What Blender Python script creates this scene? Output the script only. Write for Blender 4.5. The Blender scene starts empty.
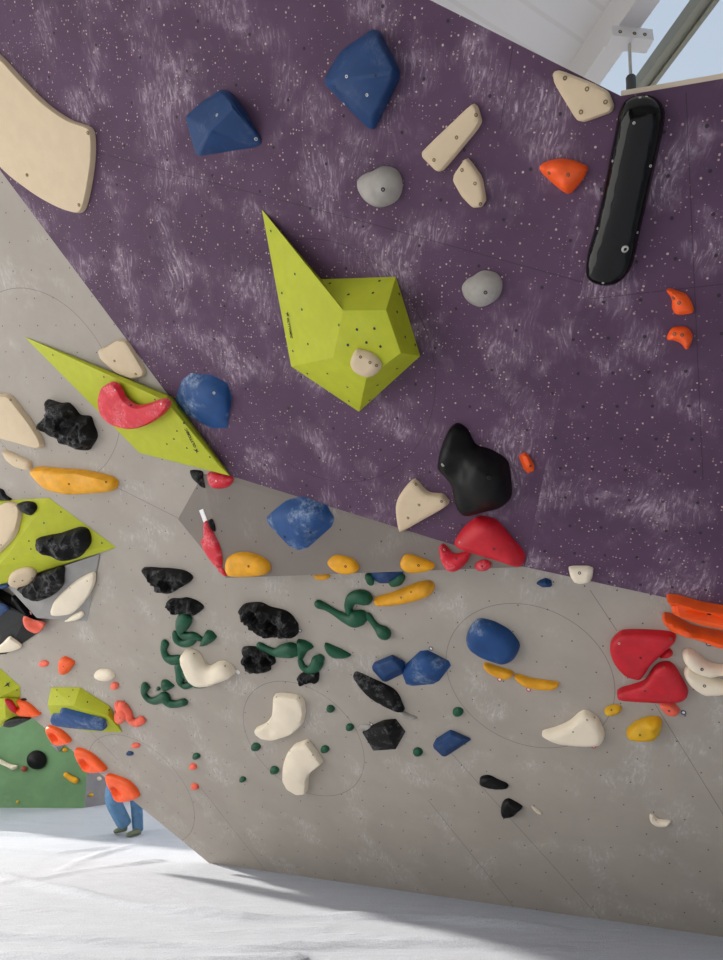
import bpy, bmesh, math, random
from mathutils import Vector, noise
from mathutils.bvhtree import BVHTree
from mathutils.geometry import delaunay_2d_cdt
random.seed(7)
COL = bpy.context.scene.collection
V = Vector
# ------------------------------------------------------------------ camera geometry
F, EYE, PITCH = 720.0, V((0, 0, 1.6)), math.radians(16.5)
FW = V((0, math.cos(PITCH), math.sin(PITCH))); UP = V((0, -math.sin(PITCH), math.cos(PITCH)))
def ray(x, y): return V((1, 0, 0))*((x-361.5)/F) - UP*((y-480)/F) + FW
class Plane:
    def __init__(s, p, n):
        s.n = n.normalized()
        if s.n.dot(p-EYE) > 0: s.n = -s.n
        s.p = p.copy()
        e = V((1, 0, 0)); s.e1 = (e - s.n*e.dot(s.n)).normalized(); s.e2 = s.n.cross(s.e1)
    def at(s, x, y, h=0.0):
        r = ray(x, y); p = s.p + s.n*h
        return EYE + r*((p-EYE).dot(s.n)/r.dot(s.n))
    def uv(s, p): d = p-s.p; return (d.dot(s.e1), d.dot(s.e2))
    def puv(s, x, y): return s.uv(s.at(x, y))
    def w(s, u, v, h=0.0): return s.p + s.e1*u + s.e2*v + s.n*h
def plane3(a, b, c): return Plane(a, (b-a).cross(c-a))
def away(p, k): return EYE + (p-EYE)*k
FLOOR = Plane(V((0, 0, 0)), V((0, 0, 1)))
A = FLOOR.at(209, 863); B = FLOOR.at(723, 937)
t = (B-A).normalized(); hn = V((t.y, -t.x, 0)); TH = math.radians(35)
G = Plane(A, hn*math.cos(TH) - V((0, 0, 1))*math.sin(TH))
b_ = G.at(228, 475); K_ = away(G.at(525, 567), .955); S_ = G.at(178, 519); U_ = away(G.at(226, 578), .965)
P1 = plane3(G.at(0, 170), b_, K_)
C2_ = P1.at(621, 96)
P2 = plane3(K_, C2_, away(G.at(723, 610), .97))
T = plane3(b_, U_, K_); L = plane3(G.at(203, 474), S_, U_)
BK = Plane(FLOOR.at(40, 808), V((0.0, -1, -.05)))          # green wall at the back of the hall
BG = plane3(FLOOR.at(84, 808), FLOOR.at(130, 800), FLOOR.at(84, 808)+V((0, 0, 1)))

# ------------------------------------------------------------------ materials
def lin(c):
    return tuple(((v/255)/12.92 if v/255 <= .04045 else ((v/255+.055)/1.055)**2.4) for v in c)
class NT:
    def __init__(s, name):
        s.m = bpy.data.materials.new(name); s.m.use_nodes = True
        s.t = s.m.node_tree; s.b = s.t.nodes['Principled BSDF']
    def new(s, k, **kw):
        n = s.t.nodes.new(k)
        for a, v in kw.items(): setattr(n, a, v)
        return n
    def put(s, sock, v):
        if isinstance(v, bpy.types.NodeSocket): s.t.links.new(v, sock)
        else: sock.default_value = v
    def m_(s, op, a, b=None, c=None, clamp=False):
        n = s.new('ShaderNodeMath', operation=op, use_clamp=clamp)
        for i, v in enumerate((a, b, c)):
            if v is not None: s.put(n.inputs[i], v)
        return n.outputs[0]
    def mix(s, f, a, b):
        n = s.new('ShaderNodeMix', data_type='RGBA')
        s.put(n.inputs[0], f); s.put(n.inputs[6], a if isinstance(a, bpy.types.NodeSocket) else (*a, 1)); s.put(n.inputs[7], b if isinstance(b, bpy.types.NodeSocket) else (*b, 1))
        return n.outputs[2]
    def noise(s, vec, scale, detail=3, rough=.5):
        n = s.new('ShaderNodeTexNoise'); n.inputs['Scale'].default_value = scale
        n.inputs['Detail'].default_value = detail; n.inputs['Roughness'].default_value = rough
        s.t.links.new(vec, n.inputs['Vector']); return n.outputs[0]
    def ramp(s, x, lo, hi):
        n = s.new('ShaderNodeMapRange', interpolation_type='SMOOTHSTEP'); s.put(n.inputs[0], x)
        n.inputs[1].default_value = lo; n.inputs[2].default_value = hi; return n.outputs[0]
    def mapping(s, vec, scale=(1, 1, 1), rot=0, loc=(0, 0, 0)):
        n = s.new('ShaderNodeMapping'); n.inputs['Scale'].default_value = scale
        n.inputs['Rotation'].default_value = (0, 0, rot); n.inputs['Location'].default_value = loc
        s.t.links.new(vec, n.inputs[0]); return n.outputs[0]
    def bump(s, h, strength, dist=.01):
        n = s.new('ShaderNodeBump'); n.inputs['Strength'].default_value = strength; n.inputs['Distance'].default_value = dist
        s.t.links.new(h, n.inputs['Height']); s.t.links.new(n.outputs[0], s.b.inputs['Normal'])

def panel_mat(name, pl, col, grid, lines=(), circles=(), speck=0.0, chalk=0.3, chalkcol=(.42, .36, .46), rough=.75, var=.12, hole=.0075, seed=0, streak=(3, 14), thr=(.52, .74), dots=52):
    n = NT(name); base = lin(col)
    uv = n.new('ShaderNodeUVMap').outputs[0]
    sp = n.new('ShaderNodeSeparateXYZ'); n.t.links.new(uv, sp.inputs[0]); u, v = sp.outputs[0], sp.outputs[1]
    nz = n.noise(n.mapping(uv, loc=(seed, seed*2, 0)), 2.2, 5, .6)
    c = n.mix(n.ramp(nz, .3, .7), tuple(x*(1-var) for x in base), tuple(x*(1+var) for x in base))
    # chalk: patches of short brush-like streaks
    patch = n.ramp(n.noise(n.mapping(uv, loc=(seed+3, 7, 0)), 2.6, 3, .55), thr[0], thr[1])
    wv = n.new('ShaderNodeVectorMath', operation='MULTIPLY_ADD')
    nn = n.new('ShaderNodeTexNoise'); nn.inputs['Scale'].default_value = 2.0; n.t.links.new(uv, nn.inputs['Vector'])
    n.t.links.new(nn.outputs['Color'], wv.inputs[0]); wv.inputs[1].default_value = (.26, .26, 0); n.t.links.new(uv, wv.inputs[2])
    def strk(rot, loc):
        return n.ramp(n.noise(n.mapping(wv.outputs[0], scale=(streak[1], streak[0], 1), rot=rot, loc=(loc, loc, 0)), 4.0, 6, .7), .47, .70)
    dsel = n.noise(n.mapping(uv, loc=(1.7+seed, 4, 0)), 4.5, 1, .4)
    s1 = n.m_('MULTIPLY', strk(.5, 0), n.ramp(dsel, .56, .50)); s2 = n.m_('MULTIPLY', strk(-.7, 3), n.ramp(dsel, .48, .54))
    cloud = n.ramp(n.noise(n.mapping(wv.outputs[0], loc=(seed, 11, 0)), 9, 6, .72), .5, .74)
    s2 = n.m_('MAXIMUM', s2, n.m_('MULTIPLY', cloud, .9))
    fine = n.m_('ADD', .12, n.m_('MAXIMUM', s1, s2))
    c = n.mix(n.m_('MULTIPLY', n.m_('MULTIPLY', patch, fine), chalk, clamp=True), c, chalkcol)
    if speck:
        vo = n.new('ShaderNodeTexVoronoi', voronoi_dimensions='2D'); vo.inputs['Scale'].default_value = dots
        n.t.links.new(uv, vo.inputs['Vector'])
        sc = n.new('ShaderNodeSeparateColor'); n.t.links.new(vo.outputs['Color'], sc.inputs[0])
        dens = n.m_('ADD', .42, n.m_('MULTIPLY', n.noise(uv, 2.2, 3), .72))
        on = n.m_('GREATER_THAN', sc.outputs[0], dens)
        rr = n.m_('MULTIPLY', n.m_('POWER', sc.outputs[1], 2.0), .26)
        f = n.m_('MULTIPLY', on, n.m_('LESS_THAN', vo.outputs['Distance'], n.m_('ADD', rr, .05)))
        c = n.mix(n.m_('MULTIPLY', f, n.m_('MULTIPLY', speck, n.m_('ADD', .35, sc.outputs[2])), clamp=True), c, lin((200, 175, 170)))
    dark = None
    def acc(x):
        nonlocal dark
        dark = x if dark is None else n.m_('MAXIMUM', dark, x)
    if grid:
        o, g1, g2 = [V((*pl.puv(*q), 0)) for q in grid]
        a, b = g1-o, g2-o; det = a.x*b.y - a.y*b.x
        du, dv = n.m_('SUBTRACT', u, o.x), n.m_('SUBTRACT', v, o.y)
        q1 = n.m_('DIVIDE', n.m_('SUBTRACT', n.m_('MULTIPLY', du, b.y), n.m_('MULTIPLY', dv, b.x)), det)
        q2 = n.m_('DIVIDE', n.m_('SUBTRACT', n.m_('MULTIPLY', dv, a.x), n.m_('MULTIPLY', du, a.y)), det)
        f1 = n.m_('SUBTRACT', n.m_('FRACT', n.m_('ADD', q1, .5)), .5); f2 = n.m_('SUBTRACT', n.m_('FRACT', n.m_('ADD', q2, .5)), .5)
        x = n.m_('ADD', n.m_('MULTIPLY', f1, a.x), n.m_('MULTIPLY', f2, b.x)); y = n.m_('ADD', n.m_('MULTIPLY', f1, a.y), n.m_('MULTIPLY', f2, b.y))
        d2 = n.m_('ADD', n.m_('MULTIPLY', x, x), n.m_('MULTIPLY', y, y))
        acc(n.m_('LESS_THAN', d2, hole*hole))
    for (p, q) in lines:
        p, q = V(pl.puv(*p)), V(pl.puv(*q)); d = (q-p).normalized()
        dist = n.m_('ABSOLUTE', n.m_('ADD', n.m_('MULTIPLY', u, -d.y), n.m_('ADD', n.m_('MULTIPLY', v, d.x), p.x*d.y - p.y*d.x)))
        along = n.m_('ADD', n.m_('MULTIPLY', n.m_('SUBTRACT', u, p.x), d.x), n.m_('MULTIPLY', n.m_('SUBTRACT', v, p.y), d.y))
        ok = n.m_('MULTIPLY', n.m_('GREATER_THAN', along, 0.0), n.m_('LESS_THAN', along, (q-p).length))
        acc(n.m_('MULTIPLY', n.m_('MULTIPLY', n.m_('LESS_THAN', dist, .0022), ok), .62))
    for tri in circles:
        p, q, r = [V(pl.puv(*z)) for z in tri]
        D = 2*(p.x*(q.y-r.y)+q.x*(r.y-p.y)+r.x*(p.y-q.y))
        cx = (p.length_squared*(q.y-r.y)+q.length_squared*(r.y-p.y)+r.length_squared*(p.y-q.y))/D
        cy = (p.length_squared*(r.x-q.x)+q.length_squared*(p.x-r.x)+r.length_squared*(q.x-p.x))/D
        R = (p-V((cx, cy))).length
        x, y = n.m_('SUBTRACT', u, cx), n.m_('SUBTRACT', v, cy)
        dd = n.m_('SQRT', n.m_('ADD', n.m_('MULTIPLY', x, x), n.m_('MULTIPLY', y, y)))
        acc(n.m_('MULTIPLY', n.m_('LESS_THAN', n.m_('ABSOLUTE', n.m_('SUBTRACT', dd, R)), .0022), .6))
    if dark is not None: c = n.mix(n.m_('MULTIPLY', dark, .85), c, (.012, .011, .013))
    n.put(n.b.inputs['Base Color'], c); n.b.inputs['Roughness'].default_value = rough
    n.bump(n.noise(uv, 160, 2), .12, .004)
    return n.m

def hold_mat(name, col, rough=.55, chalk=.0, chalkcol=(215, 212, 210), scale=9, bump=.12, spec=.4, thr=(.5, .7), mottle=.1):
    n = NT(name); base = lin(col)
    co = n.new('ShaderNodeTexCoord').outputs['Object']
    geo = n.new('ShaderNodeObjectInfo').outputs['Random']
    ad = n.new('ShaderNodeVectorMath', operation='ADD'); n.t.links.new(co, ad.inputs[0])
    cmb = n.new('ShaderNodeCombineXYZ'); n.t.links.new(n.m_('MULTIPLY', geo, 37.0), cmb.inputs[0]); n.t.links.new(cmb.outputs[0], ad.inputs[1])
    vec = ad.outputs[0]
    c = n.mix(n.ramp(n.noise(vec, 12, 4), .3, .7), tuple(x*(1-mottle) for x in base), tuple(min(1, x*(1+mottle)) for x in base))
    if chalk:
        f = n.m_('MULTIPLY', n.ramp(n.noise(vec, scale, 3, .6), *thr), n.ramp(n.noise(vec, scale*7, 5, .75), .35, .72))
        c = n.mix(n.m_('MULTIPLY', f, chalk, clamp=True), c, lin(chalkcol))
    n.put(n.b.inputs['Base Color'], c); n.b.inputs['Roughness'].default_value = rough
    n.b.inputs['Specular IOR Level'].default_value = spec
    n.bump(n.noise(vec, 220, 2), bump, .003)
    return n.m
def flat_mat(name, col, rough=.6, metal=0.0, emit=0):
    n = NT(name); n.b.inputs['Base Color'].default_value = (*lin(col), 1); n.b.inputs['Roughness'].default_value = rough; n.b.inputs['Metallic'].default_value = metal
    if emit: n.b.inputs['Emission Color'].default_value = (*lin(col), 1); n.b.inputs['Emission Strength'].default_value = emit
    return n.m
M = dict(
    cream=hold_mat('cream_polyurethane', (208, 187, 156), .6, .05, (240, 232, 222), 6, mottle=.02),
    bone=hold_mat('bone_polyurethane', (238, 225, 202), .6, .06, (240, 232, 225), 6, mottle=.02),
    blue=hold_mat('blue_polyurethane', (14, 56, 104), .6, .10, scale=7),
    bluechalk=hold_mat('chalky_blue_polyurethane', (18, 68, 124), .6, .75, (165, 182, 205), scale=4, thr=(.47, .66)),
    grey=hold_mat('grey_resin', (160, 155, 148), .7, .3),
    orange=hold_mat('orange_polyurethane', (252, 92, 26), .45, .1, (255, 190, 160)),
    coral=hold_mat('chalky_coral_polyurethane', (245, 105, 80), .55, .4, (255, 190, 170)),
    red=hold_mat('red_polyurethane', (196, 20, 38), .5, .10, (225, 130, 140)),
    redchalk=hold_mat('chalky_red_polyurethane', (206, 24, 46), .55, .55, (235, 150, 160), scale=8, thr=(.45, .62)),
    yellow=hold_mat('yellow_polyurethane', (228, 160, 14), .5, .22, (235, 195, 110)),
    mustard=hold_mat('mustard_polyurethane', (215, 165, 14), .55, .2, (225, 200, 120)),
    green=hold_mat('dark_green_polyurethane', (5, 78, 50), .5, .12, (70, 140, 110)),
    black=hold_mat('black_polyurethane', (9, 9, 10), .45, .05, (90, 90, 95), mottle=.3, spec=.22),
    blackchalk=hold_mat('chalky_black_resin', (9, 9, 10), .55, .5, (150, 150, 153), scale=11, thr=(.50, .66), mottle=.3, bump=.7, spec=.2),
    gloss=hold_mat('glossy_black_fibreglass', (7, 7, 8), .1, .0, spec=.3, bump=.0),
    lime=hold_mat('lime_painted_plywood', (176, 182, 34), .65, .08, (205, 205, 150), mottle=.04),
    volgrey=hold_mat('grey_painted_plywood', (152, 150, 147), .75, .1, mottle=.04),
    dark=flat_mat('bolt_black', (20, 20, 21), .5), steel=flat_mat('bolt_steel', (200, 198, 190), .35, .6),
    brass=flat_mat('bolt_zinc', (120, 100, 70), .4, .3),
    ink=flat_mat('logo_ink', (30, 30, 20), .7), white=flat_mat('white_tag', (235, 235, 235), .6),
    tagred=flat_mat('red_ring', (190, 60, 75)), tagblue=flat_mat('navy_ring', (40, 60, 110)), tagdark=flat_mat('dark_ring', (90, 85, 90)),
    denim=hold_mat('blue_denim', (92, 132, 170), .9, .5, (150, 180, 205), 14), denim2=hold_mat('jumper_cloth', (70, 72, 80), .9),
    skin=flat_mat('skin', (205, 160, 135), .6), hair=flat_mat('hair', (60, 42, 30), .7), shoe=flat_mat('grey_green_shoe', (110, 120, 95), .7), shoe2=flat_mat('dark_sole', (70, 72, 78), .8), shoe3=flat_mat('pale_green_trim', (190, 215, 190), .7),
    ceil=flat_mat('white_painted_ceiling', (240, 238, 236), .9), rail=flat_mat('grey_olive_metal', (150, 150, 135), .5, .2),
    plast=flat_mat('plaster_wall', (170, 167, 162), .9), ply=flat_mat('plywood_edge', (200, 185, 165), .8),
    brown=flat_mat('brown_resin', (150, 70, 50), .6),
)

# ------------------------------------------------------------------ object helpers
def tag(o, label=None, cat=None, group=None, kind=None):
    if label: o['label'] = label
    if cat: o['category'] = cat
    if group: o['group'] = group
    if kind: o['kind'] = kind
    return o
def link(name, me, loc=(0, 0, 0), parent=None):
    o = bpy.data.objects.new(name, me); COL.objects.link(o); o.location = loc
    if parent: o.parent = parent
    return o
def from_bm(name, bm, mats, origin=None, parent=None, smooth=40):
    o = V(origin) if origin is not None else V((0, 0, 0))
    bmesh.ops.recalc_face_normals(bm, faces=bm.faces)
    for v in bm.verts: v.co -= o
    me = bpy.data.meshes.new(name); bm.to_mesh(me); bm.free()
    for m in (mats if isinstance(mats, (list, tuple)) else [mats]): me.materials.append(m)
    if smooth:
        for p in me.polygons: p.use_smooth = True
        me.set_sharp_from_angle(angle=math.radians(smooth))
    return link(name, me, o - (parent.location if parent else V((0, 0, 0))), parent)
def bvh_of(o):
    me = o.data
    return BVHTree.FromPolygons([o.location + v.co for v in me.vertices], [tuple(p.vertices) for p in me.polygons])
def frame_of(nrm, up=V((0, 0, 1))):
    z = nrm.normalized(); x = up.cross(z)
    if x.length < 1e-3: x = V((1, 0, 0))
    x.normalize(); return x, z.cross(x), z
def on(o, a, b, c, h=.0):
    "the plane of a volume's face, read off at three pixels"
    t = bvh_of(o); P = [surf_hit(o, *q, t)[0] for q in (a, b, c)]
    pl = plane3(*P); return Plane(pl.p+pl.n*(h+.001), pl.n)
def bolt_mesh():
    bm = bmesh.new(); r = 1.0; rings = []
    for (rad, h, nn) in ((1, -.6, 12), (1, .12, 12), (.82, .3, 12), (.5, .3, 12), (.5, -.25, 12)):
        rings.append([bm.verts.new((rad*math.cos(2*math.pi*i/nn), rad*math.sin(2*math.pi*i/nn), h)) for i in range(nn)])
    for a, b in zip(rings, rings[1:]):
        for i in range(12): bm.faces.new((a[i], a[(i+1) % 12], b[(i+1) % 12], b[i]))
    bm.faces.new(rings[-1]); bm.faces.new(rings[0][::-1])
    me = bpy.data.meshes.new('bolt'); bm.to_mesh(me); bm.free(); return me
BOLT = {k: bolt_mesh() for k in ('dark', 'steel', 'brass')}
for k, me in BOLT.items(): me.materials.append(M[k])
def surf_hit(o, x, y, tree=None):
    tree = tree or bvh_of(o); r = ray(x, y).normalized()
    loc, nr, i, d = tree.ray_cast(EYE, r)
    if loc is None: return None, None
    if nr.dot(r) > 0: nr = -nr
    return loc, nr
def add_bolts(o, bolts, r=.009, kind='dark'):
    tree = bvh_of(o)
    for q in bolts:
        k = q[2] if len(q) > 2 else kind
        loc, nr = surf_hit(o, q[0], q[1], tree)
        if loc is None: continue
        c = link('bolt', BOLT[k], loc-o.location, o)
        c.rotation_euler = nr.to_track_quat('Z', 'Y').to_euler(); c.scale = (r, r, r)
def catmull(P, n, closed=True):
    out = []; N = len(P)
    for i in range(N if closed else N-1):
        g = lambda k: P[k % N] if closed else P[max(0, min(N-1, k))]
        p0, p1, p2, p3 = g(i-1), g(i), g(i+1), g(i+2)
        for j in range(n):
            s = j/n
            out.append(p1*.5*2*1.0 if s == 0 else .5*((2*p1)+(p2-p0)*s+(2*p0-5*p1+4*p2-p3)*s*s+(3*p1-p0-3*p2+p3)*s**3))
    if not closed: out.append(P[-1].copy())
    return out
def chaikin(P, k=2, q=.2):
    for _ in range(k):
        out = []
        for i in range(len(P)):
            a, b = P[i], P[(i+1) % len(P)]
            out += [a.lerp(b, q), a.lerp(b, 1-q)]
        P = out
    return P
def resample(P, step):
    out = []
    for i in range(len(P)):
        a, b = P[i], P[(i+1) % len(P)]; L_ = (b-a).length; k = max(1, round(L_/step))
        for j in range(k): out.append(a.lerp(b, j/k))
    res = [out[0]]
    for p in out[1:]:
        if (p-res[-1]).length > step*.45: res.append(p)
    while len(res) > 4 and (res[-1]-res[0]).length < step*.45: res.pop()
    return res
def inside(p, P):
    c = False; j = len(P)-1
    for i in range(len(P)):
        a, b = P[i], P[j]
        if (a.y > p.y) != (b.y > p.y) and p.x < (b.x-a.x)*(p.y-a.y)/(b.y-a.y)+a.x: c = not c
        j = i
    return c
def dist_poly(p, P):
    best = 1e9
    for i in range(len(P)):
        a, b = P[i], P[(i+1) % len(P)]; d = b-a; L2 = d.length_squared
        s = 0 if L2 == 0 else max(0, min(1, (p-a).dot(d)/L2))
        best = min(best, (a+d*s-p).length_squared)
    return math.sqrt(best)
PXM = {}
def pxm(pl, x, y):
    a, b, c = pl.at(x, y), pl.at(x+1, y), pl.at(x, y+1); return ((b-a).length+(c-a).length)/2
COLOUR = dict(bone='cream', coral='orange', mustard='yellow', bluechalk='blue', redchalk='red', blackchalk='black', volgrey='grey', gloss='black')
def group_of(o, mat, pl, group, cat):
    """holds of one colour on one wall go together"""
    if group or cat != 'climbing hold': return
    wall = {id(P1): 'purple wall', id(P2): 'right purple panel', id(T): 'grey ledge', id(L): 'side of the grey ledge', id(G): 'grey wall', id(BK): 'far wall', id(BG): 'far wall'}.get(id(pl), 'volumes')
    o['group'] = COLOUR.get(mat, mat) + ' holds on the ' + wall
def hold(label, mat, pl, outline, H, r=None, p=2.0, smooth='cr', sculpt=(), noise_amp=0, noise_scale=19, bolts=(), bkind='dark', br=.009, group=None, name='climbing_hold', cat='climbing hold', comp=.12, res=13, lift=0.0, edge=40):
    """a hold: traced foot on the wall plane, carrying a rounded relief of height H"""
    uv = [V(pl.uv(pl.at(x, y, H*comp+lift))) for x, y in outline]
    if smooth == 'cr': uv = catmull(uv, 5)
    elif smooth == 'ch': uv = chaikin(uv, 2, .13)
    xs = [q.x for q in uv]; ys = [q.y for q in uv]
    size = max(max(xs)-min(xs), max(ys)-min(ys)); step = size/(res*1.7)
    uv = resample(uv, step)
    pts = list(uv); nb = len(uv)
    area = sum(uv[i].x*uv[(i+1) % nb].y-uv[(i+1) % nb].x*uv[i].y for i in range(nb)); sg = 1 if area > 0 else -1
    g = size/res; dmax = 0; inner = []
    yy = min(ys); k = 0
    while yy < max(ys):
        xx = min(xs) + (g/2 if k % 2 else 0)
        while xx < max(xs):
            q = V((xx, yy))
            if inside(q, uv):
                d = dist_poly(q, uv); dmax = max(dmax, d)
                if d > g*.55: inner.append((q, d))
            xx += g
        yy += g*.866; k += 1
    rr = r if r else max(dmax, g*.6)*.98
    ring = []
    for eps in (min(g*.16, rr*.12), min(g*.38, rr*.45)):
        for i in range(nb):
            tdir = (uv[(i+1) % nb]-uv[i-1]); 
            if tdir.length < 1e-9: continue
            nd = V((-tdir.y, tdir.x)).normalized()*sg
            q = uv[i]+nd*eps
            if inside(q, uv):
                d = dist_poly(q, uv)
                if d > eps*.8: ring.append((q, d))
    allp = inner+ring
    pts += [q for q, d in allp]
    S = [(V(pl.uv(pl.at(x, y, H*.5+lift))), rad*pxm(pl, x, y), amp) for x, y, rad, amp in sculpt]
    seed = V((outline[0][0]*.37, outline[0][1]*.21, 3.1))
    def height(q, d):
        s = min(1, d/rr); f = (1-(1-s)**p)**(1/p)
        h = H*f
        for c, rad, amp in S:
            h += amp*math.exp(-((q-c).length/rad)**4)*min(1, f*1.3)
        if noise_amp:
            z = V((q.x, q.y, 0))*noise_scale+seed
            h += noise_amp*(noise.noise(z)*1.0+abs(noise.noise(z*2.1))*.8-.3)*min(1, f*1.2)
        return max(h, .003)
    hs = [.0012]*nb+[height(q, d) for q, d in allp]
    vo, _, fo, *_r = delaunay_2d_cdt([q.to_2d() for q in pts], [], [list(range(nb))], 1, 1e-7)
    key = {}
    for q, h in zip(pts, hs): key[(round(q.x, 5), round(q.y, 5))] = h
    bm = bmesh.new(); vs = []
    for q in vo:
        h = key.get((round(q.x, 5), round(q.y, 5)))
        if h is None: h = hs[min(range(len(pts)), key=lambda i: (pts[i]-q).length_squared)]
        vs.append(bm.verts.new(pl.w(q.x, q.y, h+lift)))
    for f in fo:
        if len(set(f)) == 3:
            try: bm.faces.new([vs[i] for i in f])
            except ValueError: pass
    bed = [e for e in bm.edges if e.is_boundary]
    bmesh.ops.contextual_create(bm, geom=bed)
    cx = sum((q.x for q in uv))/nb; cy = sum((q.y for q in uv))/nb
    o = from_bm(name, bm, M[mat], pl.w(cx, cy), smooth=edge)
    tag(o, label, cat, group); group_of(o, mat, pl, group, cat)
    if bolts: add_bolts(o, bolts, br, bkind)
    return o
def ell(x, y, rx, ry, rot=0, n=10):
    c, s = math.cos(rot), math.sin(rot)
    return [(x+rx*math.cos(a)*c-ry*math.sin(a)*s, y+rx*math.cos(a)*s+ry*math.sin(a)*c) for a in [2*math.pi*i/n for i in range(n)]]
def gem(label, mat, pl, pts, bolts=(), bevel=.012, group=None, name='climbing_hold', cat='climbing hold', bkind='dark', holes=(), base=True, hr=.006, br=.009, soft=0, dis=None):
    """convex faceted hold: pts (x, y, height) as seen; its foot sits on the wall"""
    bm = bmesh.new(); W = []
    for x, y, h in pts:
        w = pl.at(x, y, max(h, .0012)); W.append(w); bm.verts.new(w)
        if base and h > 0: 
            pass
        pass
    if base:
        low = [pl.at(x, y, h)-pl.n*(h-.0012) for x, y, h in pts if .0001 < h]
        cen = sum((pl.at(x, y, h)-pl.n*(h-.0012) for x, y, h in pts), V((0, 0, 0)))/len(pts)
        for w in low: bm.verts.new(w.lerp(cen, .12))
    res = bmesh.ops.convex_hull(bm, input=bm.verts)
    junk = [v for v in bm.verts if not v.link_faces]
    bmesh.ops.delete(bm, geom=junk, context='VERTS')
    if dis is None: dis = 1.5 if name == 'climbing_volume' else 8
    bmesh.ops.dissolve_limit(bm, angle_limit=math.radians(dis), verts=bm.verts, edges=bm.edges)
    if soft:
        bmesh.ops.triangulate(bm, faces=bm.faces)
        bmesh.ops.subdivide_edges(bm, edges=bm.edges, cuts=4, use_grid_fill=True)
        for _ in range(soft):
            mv = [v for v in bm.verts if (v.co-pl.p).dot(pl.n) > .004]
            bmesh.ops.smooth_vert(bm, verts=mv, factor=.5, use_axis_x=True, use_axis_y=True, use_axis_z=True)
    elif bevel:
        bmesh.ops.bevel(bm, geom=[e for e in bm.edges if len(e.link_faces) == 2 and e.calc_face_angle(0) > .12], offset=bevel, segments=3, profile=.5, affect='EDGES', clamp_overlap=True)
    bmesh.ops.triangulate(bm, faces=bm.faces)
    cen = sum(W, V((0, 0, 0)))/len(W); cen = cen - pl.n*((cen-pl.p).dot(pl.n))
    o = from_bm(name, bm, M[mat], cen, smooth=60 if soft else 24)
    tag(o, label, cat, group); group_of(o, mat, pl, group, cat)
    if holes: holes_in(o, holes, hr)
    if bolts: add_bolts(o, bolts, br, bkind)
    return o
def holes_in(o, holes, r=.006):
    """drilled T-nut holes, part of the volume's own surface"""
    tree = bvh_of(o); me = o.data
    bm = bmesh.new(); bm.from_mesh(me); me.materials.append(M['dark'])
    for x, y in holes:
        loc, nr = surf_hit(o, x, y, tree)
        if loc is None: continue
        a, b, z = frame_of(nr); c = loc-o.location+z*.0012
        f = bm.faces.new([bm.verts.new(c+(a*math.cos(q*math.pi/4)+b*math.sin(q*math.pi/4))*r) for q in range(8)])
        f.material_index = len(me.materials)-1
        f.normal_update()
        if f.normal.dot(z) < 0: f.normal_flip()
    bm.to_mesh(me); bm.free()
def faces_obj(label, mat, pl, pts, faces, name, cat, bevel=.006, holes=(), group=None, hr=.006):
    bm = bmesh.new(); vs = [bm.verts.new(pl.at(x, y, max(h, .0012))) for x, y, h in pts]
    for f in faces: bm.faces.new([vs[i] for i in f])
    W = [pl.at(x, y, 0) for x, y, h in pts]; cen = sum(W, V((0, 0, 0)))/len(W)
    if bevel: 
        bmesh.ops.recalc_face_normals(bm, faces=bm.faces)
        bmesh.ops.bevel(bm, geom=[e for e in bm.edges if len(e.link_faces) == 2], offset=bevel, segments=2, profile=.5, affect='EDGES', clamp_overlap=True)
    bmesh.ops.triangulate(bm, faces=bm.faces)
    o = from_bm(name, bm, M[mat], cen, smooth=20); tag(o, label, cat, group)
    if holes: holes_in(o, holes, hr)
    return o
def tubes(label, mat, pl, chains, group=None, name='climbing_hold', lift=.35, bolts=(), flat=.8):
    """organic branching hold: swept limbs of changing thickness, (x, y, radius) in photo pixels"""
    bm = bmesh.new(); cs = []
    for ch in chains:
        P = [V((x, y, r)) for x, y, r in ch]; P = catmull(P, 5, False)
        R = [max(.6, p.z)*pxm(pl, p.x, p.y) for p in P]
        W = [pl.at(p.x, p.y, r*lift) for p, r in zip(P, R)]; cs += W
        def ring(c, d, r, n=12):
            side = d.cross(pl.n).normalized()
            return [bm.verts.new(c+side*r*math.cos(2*math.pi*i/n)+pl.n*r*flat*math.sin(2*math.pi*i/n)) for i in range(n)]
        ring_l = []; n = len(W)
        d0 = (W[1]-W[0]).normalized(); d1 = (W[-1]-W[-2]).normalized()
        for a in (80, 60, 35): ring_l.append(ring(W[0]-d0*R[0]*math.sin(math.radians(a)), d0, R[0]*math.cos(math.radians(a))))
        for i in range(n):
            d = (W[min(i+1, n-1)]-W[max(i-1, 0)]).normalized(); ring_l.append(ring(W[i], d, R[i]))
        for a in (35, 60, 80): ring_l.append(ring(W[-1]+d1*R[-1]*math.sin(math.radians(a)), d1, R[-1]*math.cos(math.radians(a))))
        for a, b in zip(ring_l, ring_l[1:]):
            for i in range(12): bm.faces.new((a[i], a[(i+1) % 12], b[(i+1) % 12], b[i]))
        bm.faces.new(ring_l[0]); bm.faces.new(ring_l[-1])
    for v in bm.verts:
        dq = (v.co-pl.p).dot(pl.n)
        if dq < .0015: v.co += pl.n*(.0015-dq)
    cen = sum(cs, V((0, 0, 0)))/len(cs); cen -= pl.n*((cen-pl.p).dot(pl.n))
    o = from_bm(name, bm, M[mat], cen, smooth=60); tag(o, label, 'climbing hold', group); group_of(o, mat, pl, group, 'climbing hold')
    if bolts: add_bolts(o, bolts, .006)
    return o
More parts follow.
